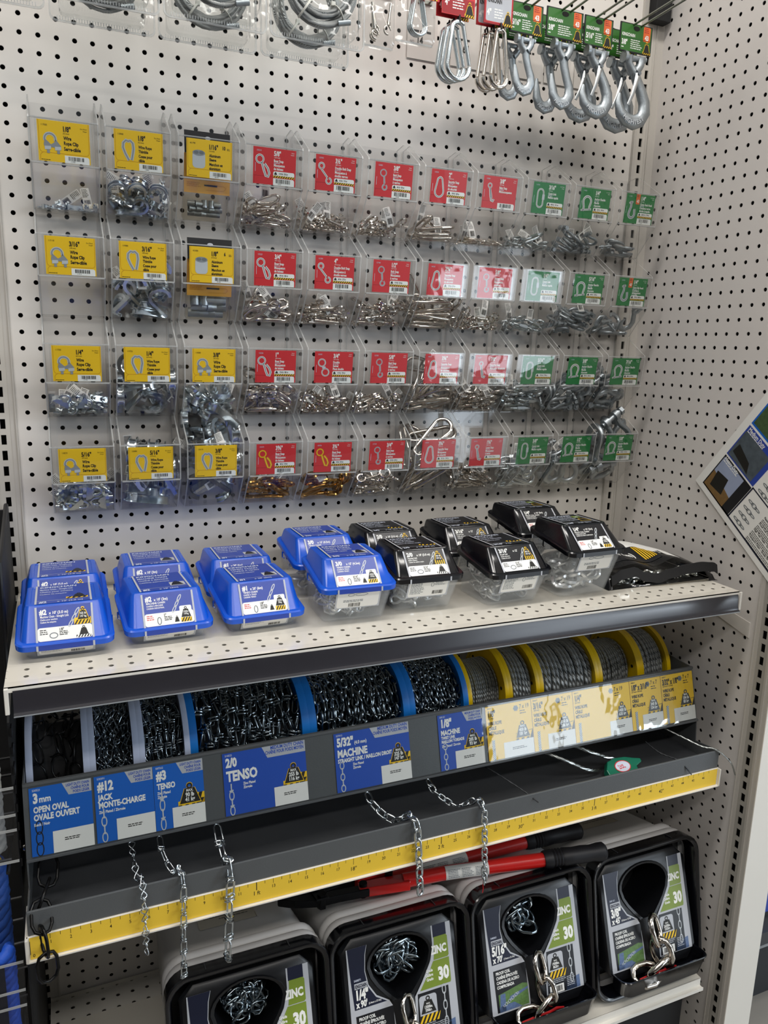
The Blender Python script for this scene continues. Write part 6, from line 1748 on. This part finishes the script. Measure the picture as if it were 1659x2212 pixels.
# resting places of the loose pieces: row,column: x,y,z (hundredths of an inch in the bin), quaternion (hundredths)
PILE = """0,0:-127,-58,-865,86,0,0,51;128,-57,-865,81,0,0,-59;136,-147,-859,98,-17,-3,-12;-38,-139,-865,2,0,0,-100;-27,-59,-853,96,-26,2,9;45,-120,-865,100,0,0,2|
0,1:-43,-94,-865,77,0,0,64;128,-106,-865,0,19,-98,0;-30,-63,-833,58,-1,0,-81;91,-110,-819,97,12,20,0;-117,-102,-818,11,96,-7,-23;-24,-193,-837,53,-24,-34,-74;129,-95,-796,12,21,-9,97;29,-61,-766,12,80,56,20;-89,-93,-798,80,5,25,55;-102,-225,-770,23,-12,31,92;-72,-84,-772,75,7,24,61;100,-224,-770,33,90,21,-19;-94,-77,-726,54,-25,5,-80;160,-150,-763,66,26,66,26;0,-196,-782,2,-3,43,90;17,-168,-762,59,-28,30,69;-29,-91,-720,12,22,12,96;24,-127,-703,4,22,11,97;123,-158,-702,9,-83,-3,-54;-19,-68,-694,21,82,-52,-15|
0,3:47,-139,-867,4,68,73,-3;-46,-125,-847,95,-11,4,30;-25,-61,-843,71,-16,-2,-69;29,-110,-823,89,6,8,45;87,-115,-811,89,0,21,41;-155,-138,-811,78,-13,60,-10;62,-78,-779,2,-76,-59,27;-44,-124,-796,16,-76,-56,-28;0,-222,-788,62,-7,-20,-76;-31,-192,-777,21,76,61,-6;-41,-278,-740,21,56,-74,30;-78,-107,-760,2,85,52,6|
0,4:-2,-29,-867,48,-51,-51,-48;-17,-55,-869,71,2,2,-71;-19,-65,-846,64,33,-34,61;46,-29,-800,51,53,-49,47;53,-77,-819,39,-65,-54,-37;-68,-106,-844,78,27,-13,55;54,-156,-869,68,-18,-18,-68;45,-101,-813,12,67,-73,9;55,-136,-852,56,23,-4,80;35,-154,-823,82,-21,-15,-51;-133,-99,-802,85,40,-34,4;74,-190,-826,52,-15,21,82;1,-84,-790,34,-65,-59,-34;-144,-167,-826,12,46,22,85;112,-162,-785,28,27,-18,90|
0,5:-67,-76,-861,14,86,-44,21;79,-187,-826,39,0,-29,-88;-21,-126,-864,8,43,90,-5;73,-36,-838,45,69,-52,25;17,-130,-838,55,6,0,83;17,-145,-812,86,3,8,-50;-58,-109,-814,1,-8,22,97;-130,-112,-832,1,-14,18,97;65,-168,-796,11,-43,-89,-6|
0,6:21,-71,-867,0,67,-75,0;28,-137,-847,65,14,10,-75;0,-154,-827,14,-72,68,7;7,-184,-798,6,-72,69,-3;-101,-161,-784,18,97,9,11;39,-61,-795,72,-33,-16,-59|
0,7:102,-81,-869,70,3,-1,71;-102,-46,-868,7,-71,-70,-7;96,-34,-850,58,38,-39,60;-103,-108,-868,71,8,7,-69;-82,-50,-845,67,9,-6,74;89,-117,-853,93,15,5,34;-54,-165,-865,15,71,68,-14;-42,-138,-848,4,65,75,-5;145,-116,-845,98,16,14,5;-34,-77,-836,60,21,-8,77|
0,8:127,-107,-861,6,100,8,2;-88,-80,-867,85,3,-6,52;-59,-100,-839,11,-95,27,-9;31,-102,-849,11,-95,19,20;137,-109,-831,3,0,100,-4;-92,-66,-820,63,-8,-20,75;-130,-112,-820,10,2,97,21;56,-112,-828,4,-17,13,-98;-93,-155,-808,14,-87,47,6;12,-197,-804,62,-2,-28,-73|
0,9:-94,-70,-860,8,-70,-71,-2;102,-93,-864,0,-8,100,-3;-90,-133,-842,60,3,25,-76;123,-99,-831,3,100,0,1;20,-98,-838,0,28,16,-95;-64,-139,-817,34,-9,29,-89;-47,-170,-803,56,30,-12,76;17,-183,-787,51,36,-4,78;107,-209,-781,5,-61,-76,24;-105,-217,-748,25,-66,-69,16;108,-107,-773,77,-23,9,-60|
0,10:38,-137,-860,72,-5,5,69;-67,-120,-828,38,-1,7,92;19,-188,-803,2,-63,-77,12;69,-72,-822,72,-19,4,-66;74,-79,-786,4,-71,-68,19|
1,1:-94,-131,-813,56,-15,78,22;49,-117,-854,70,-2,7,71;72,-110,-815,48,0,7,87;130,-38,-767,68,-68,18,18;-30,-273,-726,44,88,-15,8;-126,-213,-760,30,2,-51,-80;81,-123,-743,48,63,4,-61;-86,-106,-688,30,60,27,-69;124,-230,-786,41,89,-19,9;-7,-119,-727,70,34,-60,16;76,-155,-665,36,-77,-11,-52;-3,-228,-669,14,50,-68,-52;26,-38,-702,69,69,14,-14;13,-236,-608,11,53,-66,-53;99,-285,-637,46,88,6,7|
1,3:41,-33,-830,48,-50,51,51;40,-130,-866,73,-2,3,69;24,-98,-839,4,71,70,-5;42,-102,-806,1,71,-70,-2;-94,-71,-747,32,-59,63,-39;-59,-218,-807,38,78,43,-23;65,-135,-772,85,31,-11,41;24,-175,-766,66,28,-41,57|
1,4:-23,-136,-866,2,65,76,-2;26,-109,-840,7,68,73,-6;-21,-58,-825,70,-5,-7,-70;-24,-31,-863,52,48,-48,52;-5,-51,-796,1,72,-69,3;13,-171,-860,28,-65,-67,-23;32,-164,-788,22,-84,-44,-22;24,-160,-816,72,4,8,-69;-23,-198,-781,8,64,-76,11;-76,-149,-758,8,18,-98,9|
1,5:59,-113,-852,86,-6,13,49;-74,-109,-856,7,84,52,-15;101,-125,-823,17,98,-9,4;-60,-157,-819,72,-3,-18,-67;29,-71,-815,73,-8,7,68;-58,-129,-786,38,2,-1,93;-55,-141,-754,24,-12,0,-96;121,-137,-776,9,100,4,1;-40,-50,-738,12,74,-64,-15;26,-151,-741,18,23,3,96;78,-158,-752,93,-4,-33,-16;128,-162,-702,6,-96,-5,27|
1,6:10,-90,-866,1,-64,-77,0;8,-149,-801,53,-14,-15,-82;2,-179,-821,69,-16,-12,-70;-4,-74,-802,18,66,-72,13;161,-171,-704,69,-15,-70,15;-13,-221,-728,16,83,48,-22;-37,-148,-728,21,42,-86,18;-14,-119,-716,53,-4,28,80;-85,-33,-631,13,-13,69,70;86,-173,-691,98,-14,14,-8|
1,7:73,-98,-867,5,-88,-46,-13;-2,-35,-821,62,45,28,-57;-159,-171,-814,61,-11,-77,16;-64,-70,-855,75,32,-32,49;-22,-117,-858,16,-68,71,13;-84,-72,-810,41,21,21,-86;93,-120,-829,17,-49,84,18;-12,-166,-852,39,-51,-56,-52;11,-76,-787,60,4,6,-79;-8,-137,-804,65,37,-40,54;-135,-188,-771,70,-23,64,-21;156,-107,-824,18,41,26,85;-9,-188,-824,49,46,-54,50;-9,-227,-796,34,58,63,-38|
1,8:-107,-117,-845,22,12,9,96;70,-73,-844,8,73,66,-19;-2,-132,-845,62,-14,5,-77;76,-161,-831,74,-22,4,-63;-68,-70,-803,10,71,70,-3;-76,-174,-782,7,52,85,6;132,-124,-811,1,17,6,98|
1,9:-30,-122,-849,22,1,6,97;109,-115,-827,15,-98,-8,5;-77,-77,-815,6,73,68,1;64,-162,-800,63,13,-14,76;-106,-140,-776,98,21,1,5;-48,-183,-757,22,-87,-45,4;76,-192,-753,64,17,-9,75;74,-226,-725,63,12,-14,75;52,-104,-723,25,97,-2,7;-81,-209,-713,21,-96,11,18|
1,10:63,-115,-863,71,-1,-1,-71;-105,-144,-817,0,8,-20,-98;55,-43,-802,38,50,61,-49;63,-121,-774,34,-83,32,31;106,-265,-750,42,91,4,-2|
2,0:69,-37,-823,16,16,69,-69;-98,-64,-861,81,0,0,-59;101,-97,-861,0,69,-72,0;98,-78,-795,64,-50,45,36;-27,-105,-846,5,66,-74,-13;9,-114,-816,88,12,8,45;-156,-129,-806,71,0,-71,0;-67,-41,-800,50,-54,46,50;98,-149,-812,83,15,5,53;110,-162,-775,98,2,9,17;30,-221,-798,21,46,79,-36;-61,-163,-834,49,-64,-32,-50;-91,-233,-783,31,-14,-39,-85|
2,1:-153,-130,-805,27,65,-27,-65;27,-40,-809,46,-46,-54,-54;112,-154,-718,31,19,-91,-18;33,-179,-791,22,22,91,-27;-23,-116,-802,35,84,42,-1;-134,-71,-659,41,62,30,60;-36,-264,-695,84,7,-3,-54;-99,-142,-687,37,54,-48,-58;37,-234,-637,31,-5,-6,95;153,-212,-654,1,71,1,71;-35,-88,-681,60,66,-27,-37;-47,-343,-583,41,-38,56,61;67,-178,-580,6,11,-9,-99|
2,2:78,-79,-856,79,0,0,62;-94,-76,-856,0,-59,81,0;-95,-69,-775,52,-51,-68,-11;-40,-145,-809,35,-86,-35,10;85,-161,-807,62,-1,-36,70;-20,-180,-779,55,-2,36,-76;55,-250,-756,91,-42,1,3;52,-59,-782,81,-47,14,32;-56,-232,-725,62,-5,44,-65;58,-212,-726,1,3,91,-42|
2,3:5,-134,-857,9,73,67,-8;1,-152,-800,25,97,0,-5;-119,-149,-800,4,9,-24,-97;-48,-187,-737,91,-23,16,29;-13,-72,-790,70,-32,-5,-63;50,-181,-738,41,73,-55,-2;43,-74,-771,61,-2,30,73;-45,-110,-670,37,1,32,87;121,-184,-727,26,-4,-96,13|
2,4:-70,-63,-862,4,71,-71,-3;-20,-63,-837,71,14,2,69;84,-181,-848,65,-25,24,68;24,-140,-850,72,-20,-23,-62;-85,-78,-795,5,-78,61,11;-114,-172,-804,19,-45,-77,41;88,-61,-838,66,0,25,-71;-133,-204,-809,90,-40,18,-8;-58,-150,-792,3,33,-93,-16;105,-51,-762,1,-42,73,54;86,-129,-812,69,1,12,71;84,-221,-791,20,74,-61,20;-80,-234,-750,17,-49,-84,15;88,-158,-780,55,1,9,83;3,-93,-773,42,13,8,90|
2,5:-35,-36,-850,59,47,-41,51;-60,-105,-865,2,69,73,1;146,-147,-819,11,-9,97,-19;36,-167,-858,64,-20,-24,-70;-52,-66,-824,28,-56,-69,-35;-37,-107,-819,66,21,-28,67;-65,-162,-831,59,-6,-33,-73;79,-123,-822,17,96,-6,23;-64,-149,-793,9,57,81,10;-86,-161,-768,5,94,30,17;145,-129,-783,9,11,14,98;-159,-133,-771,6,81,7,58|
2,6:9,-148,-817,48,-13,-18,-85;9,-161,-772,92,-21,11,31;-8,-74,-765,40,67,-62,10;-65,-153,-639,54,5,-68,-49;117,-201,-629,12,30,-20,-92;27,-221,-633,68,0,-45,-58;-5,-178,-648,32,-42,15,84;-32,-214,-547,26,27,19,-91|
2,7:-9,-69,-863,6,72,-69,7;28,-146,-865,7,72,68,-5;-43,-176,-835,13,74,65,-7;130,-142,-831,6,1,98,-16;71,-229,-778,69,-21,16,68;-112,-118,-826,12,-7,13,98;40,-108,-823,45,-17,17,86;49,-78,-804,30,69,65,-10;23,-35,-799,45,-35,-54,-61;-150,-55,-780,60,60,37,38;127,-206,-754,98,-20,-1,-3;-2,-45,-734,53,27,-49,64;-49,-102,-785,60,-20,8,77;-117,-147,-756,9,-3,-2,100;17,-169,-763,14,59,79,1;33,-115,-736,70,2,-13,-70;-74,-171,-731,3,-97,-24,8|
2,8:14,-130,-863,71,-5,-5,-71;36,-75,-842,5,71,71,-5;69,-109,-807,43,10,-12,89;61,-174,-791,79,4,9,-60;-84,-119,-812,34,-9,-4,93;-10,-132,-755,8,99,-11,7;130,-140,-738,1,-23,-2,97;-118,-135,-780,2,0,100,2;109,-218,-705,17,18,-5,-97;24,-64,-724,68,-4,-21,-71;-115,-174,-733,3,10,4,-99;-62,-254,-704,3,81,-58,-3;-29,-142,-685,72,4,-12,69;-60,-45,-695,31,55,-64,45|
2,9:3,-95,-859,2,-66,75,-2;-73,-206,-812,74,-37,22,52;-12,-94,-816,6,-65,75,-7;133,-222,-709,13,69,35,63;154,-104,-768,52,48,-48,-52;-22,-94,-774,11,-64,75,-12;-112,-140,-713,15,-72,-4,67;59,-232,-684,24,32,0,-92;-154,-139,-751,22,67,18,68;-12,-101,-680,31,-40,80,-33;-8,-262,-674,7,84,49,21|
2,10:-40,-106,-852,0,-76,-65,6;-47,-240,-767,56,-28,30,72;90,-132,-776,4,-15,-27,-95;-45,-43,-705,51,-48,-52,-49;-32,-184,-700,2,-28,22,93;-63,-91,-630,54,-67,37,35;-71,-246,-626,4,95,4,30|
3,0:89,-76,-858,88,0,0,-48;-89,-88,-858,0,76,65,0;93,-200,-818,66,-30,29,62;-34,-181,-834,82,-35,-20,-40;-82,-86,-813,100,-2,0,4;-116,-198,-746,71,2,-53,-46;108,-71,-813,0,-59,-81,0;-109,-93,-767,54,-1,2,84;56,-139,-773,18,-82,-53,-16;129,-166,-739,25,-34,9,-90;100,-46,-726,65,-70,-18,-23;-80,-90,-722,1,77,-64,1;45,-265,-742,29,62,66,-30;5,-214,-730,73,-33,-24,-55|
3,1:-12,-140,-832,14,58,-80,5;-10,-150,-773,85,-14,1,-50;-47,-167,-704,93,-14,4,-34;48,-270,-710,32,-22,46,80;143,-128,-684,32,61,-34,-64;-60,-164,-646,3,-37,-92,14;81,-149,-580,23,59,-30,-72;-86,-135,-537,25,74,13,61;-41,-181,-551,66,17,73,1;26,-149,-570,23,59,-30,-72|
3,2:-3,-99,-819,62,30,9,-72;-18,-192,-771,49,-36,60,52;-18,-98,-694,48,-6,-54,-69;110,-165,-701,5,95,-25,-17;-45,-251,-622,60,16,-4,-78;-76,-226,-572,99,7,-15,0;-111,-223,-527,24,17,3,-96;-35,-218,-445,38,-5,-1,92;-25,-44,-498,30,-30,64,64;149,-169,-567,9,-70,9,-70;-149,-182,-332,69,17,-69,-17;-36,-228,-392,100,-1,-5,-9;149,-187,-437,27,65,-27,-65;49,-315,-436,25,31,-78,-48;83,-72,-376,28,4,53,80;45,-319,-277,2,45,-85,-28|
3,3:-19,-125,-860,5,63,-77,4;-51,-127,-821,35,-8,15,92;71,-153,-815,37,6,20,90;124,-144,-796,20,97,-4,-10;-42,-107,-791,20,53,81,-16;-44,-62,-783,30,70,63,-14;-68,-139,-733,6,-96,27,-6;45,-201,-735,15,91,-37,10|
3,4:-26,-96,-863,59,-1,-1,-81;124,-155,-758,18,68,20,68;-45,-204,-808,30,81,49,-11;158,-171,-760,68,-21,67,-19;-66,-149,-789,22,-7,20,95;-12,-280,-675,77,-4,-13,62;-45,-131,-760,86,-17,-12,-46|
3,5:60,-96,-864,8,87,-47,11;-2,-72,-847,73,-5,-8,68;-46,-92,-825,16,-87,47,2;-29,-192,-821,73,2,4,69;-7,-129,-796,89,5,-1,45;-80,-147,-774,96,14,-2,25;44,-107,-768,8,-52,-84,13;145,-138,-769,8,20,6,97;-42,-72,-724,1,-67,-73,11;-27,-215,-765,79,16,-5,59;59,-171,-732,8,-13,-98,-14;-57,-259,-733,20,-61,-66,-40|
3,6:60,-207,-761,32,13,-26,-90;7,-128,-785,72,-2,-31,-62;-93,-170,-769,93,-27,-16,18;-106,-195,-719,24,95,2,20;-10,-199,-664,2,17,22,96;53,-203,-583,5,59,-21,-78;-158,-137,-529,61,35,-61,-36;-51,-199,-595,25,-32,4,91;100,-201,-618,2,45,-22,-87;-8,-261,-434,78,13,-32,53;24,-87,-480,18,-62,-73,25;-29,-325,-449,50,3,-49,72|
3,7:32,-67,-864,72,6,4,-69;-89,-144,-826,95,-18,18,19;16,-104,-839,7,-85,-52,0;34,-67,-809,72,-2,8,-69;3,-154,-802,79,16,3,59;48,-200,-789,61,10,8,78;-22,-103,-755,46,20,3,86;84,-122,-774,41,15,9,89;36,-67,-737,72,-8,8,-69;-156,-103,-746,33,-70,28,-57;55,-241,-741,79,-8,27,-55;70,-134,-727,1,68,-72,-15|
3,8:-42,-75,-861,5,71,-70,5;52,-132,-826,33,-55,-75,-14;-103,-238,-777,8,-11,-42,-90;46,-201,-783,64,-51,-37,-44;-58,-93,-776,38,-30,35,80;44,-156,-731,48,-58,-56,-35;62,-118,-748,75,48,-12,43;56,-37,-729,65,-60,-29,-37;90,-292,-695,8,18,-86,48;-51,-212,-677,61,28,5,-74;-66,-247,-651,9,-86,-41,-28|
3,9:-16,-117,-729,5,5,-70,-71;-81,-250,-749,1,3,89,-45;23,-48,-778,47,45,57,-51;60,-193,-740,9,28,73,-62;-80,-183,-582,6,-96,10,-24|
3,10:42,-163,-779,93,-29,-13,-20;-9,-111,-739,68,-30,17,64;16,-194,-597,0,18,13,-98;-141,-251,-523,40,58,-44,-55;24,-186,-465,32,-70,60,-22;35,-326,-442,22,19,63,-72"""
def tag_strip(seed, L=1.3, w=.5):
    b = B()
    n = 8
    R = random.Random(seed)
    cu = R.uniform(-.5, .5)
    q = lambda t, v: (v*w, -.02-cu*(t-.5)**2, t*L)
    vs = [q(k/n, v) for k in range(n+1) for v in (-.5, .5)]
    b.add(vs, [(2*k, 2*k+1, 2*k+3, 2*k+2) for k in range(n)], paper)
    i0 = len(b.v)
    p = Page(b, (0, 0, 0), (1, 0, 0), (0, 1, 0))
    p.bars(-.18, .12*L, .36, .3*L, black_ink, 1, seed, 18); p.lines(-.2, .92*L, .38, 6, .07*L, .03, black_ink, 1, seed)
    nb = []
    for x, y, zz in b.v[i0:]:
        e = q(y/L, x/w); nb.append((e[0], e[1]-.015, e[2]))
    b.v[i0:] = nb
    return b.obj('paper_tag', at=(0, 0, 0), data=True)
TAGS = [tag_strip(k) for k in range(6)]
BIN_OF = {}
for line in PILE.replace('\n', '').split('|'):
    key, rest = line.split(':')
    r, n = map(int, key.split(','))
    kind = CARDS[r][n][5]
    cnt, s = FILL[r][n]
    name, cat = ITEM[kind]
    me = hardware(kind, s, IMAT[kind]).obj(name, None, 50, at=(0, 0, 0), data=True)
    where = '%s row %s bin' % (ROW[r], ('first', 'second', 'third', 'fourth', 'fifth', 'sixth', 'seventh', 'eighth', 'ninth', 'tenth', 'last')[n])
    R = random.Random(r*20+n)
    src = None
    for k, it in enumerate(rest.split(';')):
        v = [int(q)/100 for q in it.split(',')]
        o = bpy.data.objects.new(name, me) if src is None else src.copy()
        src = src or o
        C.objects.link(o)
        o.rotation_mode = 'QUATERNION'
        o.location = W((PX[n]+v[0], v[1], v[2]-RP*r))
        o.rotation_quaternion = v[3:]
        tag(o, '%s lying loose in the %s counted from the bare pegboard' % (KIND[kind], where), cat, '%ss in the %s' % (KIND[kind], where))
        if k % 3 != 1 or kind in ('grab', 'slip'): continue
        c = bpy.data.objects.new('paper_tag', R.choice(TAGS))
        C.objects.link(c)
        c.parent = o
        Wo = Matrix.LocRotScale(o.location, o.rotation_quaternion.normalized(), None)
        wx = max(-1.25, min(1.25, v[0]+R.uniform(-.3, .3)))
        top = min(v[2]+.1, -5.0)
        yf = -3.45 if top > -6.7 else -3.45+(-6.7-top)*.82
        Wc = Matrix.Translation(W((PX[n]+wx, max(yf+.12, v[1]-.25), top-RP*r))) @ Matrix.Rotation(R.uniform(-1.1, 1.1), 4, 'Y') @ Matrix.Rotation(R.uniform(-.35, .1), 4, 'X')
        c.matrix_basis = Wo.inverted() @ Wc

# bags of crimp sleeves standing in their bins
card_amber = mat('bag_card', '#e2a63a', .45, 0, .04, 30)
for r, s, nrow in ((0, .95, 5), (1, 1.5, 4)):
    xc, dz = PX[2], -RP*r
    root = thing('sleeve_pack', '%s bag of aluminum sleeves with a black header card, %s row bin' % (('small', 'larger')[r], ROW[r]), 'package', (xc, -2, dz-8.8), 'bags of aluminum sleeves')
    b = B().box(xc-1.4, xc+1.35, -3.42, -3.38, dz-5.2, dz-3.95, black_matte)
    q = Page(b, (xc-1.4, -3.42, dz-5.2), (1, 0, 0), (0, 0, 1)); q.disc(1.4, .9, .18, silver_ink, 1, 12, .1)
    b.obj('header_card', root)
    b = B().prism([(-3.36, dz-5.2), (-3.32, dz-5.2), (-2.8, dz-7.35), (-2.84, dz-7.35)], 0, xc-1.42, xc+1.38, card_amber)
    q = Page(b, (xc-1.4, -2.85, dz-7.35), (1, 0, 0), (0, -.52, 2.15)); q.lines(.15, .55, 1.0, 3, .1, .05, amber, 1); q.stroke([(1.3, .2), (2.4, .22), (2.55, .4), (2.4, .5), (1.4, .48)], .03, amber, 1); q.rect(1.2, .42, .8, .1, black_ink, 2)
    b.obj('printed_card', root)
    B().loft([[(xc-1.4, -3.3, dz-5.3), (xc+1.36, -3.3, dz-5.3), (xc+1.36, -3.2, dz-5.3), (xc-1.4, -3.2, dz-5.3)], [(xc-1.42, -2.8, dz-7.2), (xc+1.4, -2.8, dz-7.2), (xc+1.4, -2.3, dz-7.2), (xc-1.42, -2.3, dz-7.2)], [(xc-1.38, -1.75, dz-8.5), (xc+1.36, -1.75, dz-8.5), (xc+1.36, -1.2, dz-8.55), (xc-1.38, -1.2, dz-8.55)], [(xc-1.3, -1.6, dz-8.78), (xc+1.3, -1.6, dz-8.78), (xc+1.3, -1.3, dz-8.78), (xc-1.3, -1.3, dz-8.78)]], bag_clear).obj('clear_bag', root, 60)
    me = hardware('sleeve', s, galv).obj('aluminum_sleeve', None, 50, at=(0, 0, 0), data=True)
    R = random.Random(r)
    src = None
    for j in range(3):
        for k in range(nrow):
            o = bpy.data.objects.new('aluminum_sleeve', me) if src is None else src.copy()
            src = src or o
            C.objects.link(o)
            t = j*.3*s/1.0
            o.location = W((xc-1.05+(k+.5+R.uniform(-.1, .1)+(j % 2)*.2)*2.0/nrow, -1.6-t*.75, dz-8.35+t*.9))
            o.rotation_euler = (0, R.choice((0, 0, PI/2)) if j != 1 else 0, R.uniform(-.25, .25))
            tag(o, '%s aluminum sleeve in the bag of the %s row bin' % (('small', 'larger')[r], ROW[r]), 'sleeve', '%s sleeves in a bag' % ('small', 'larger')[r])
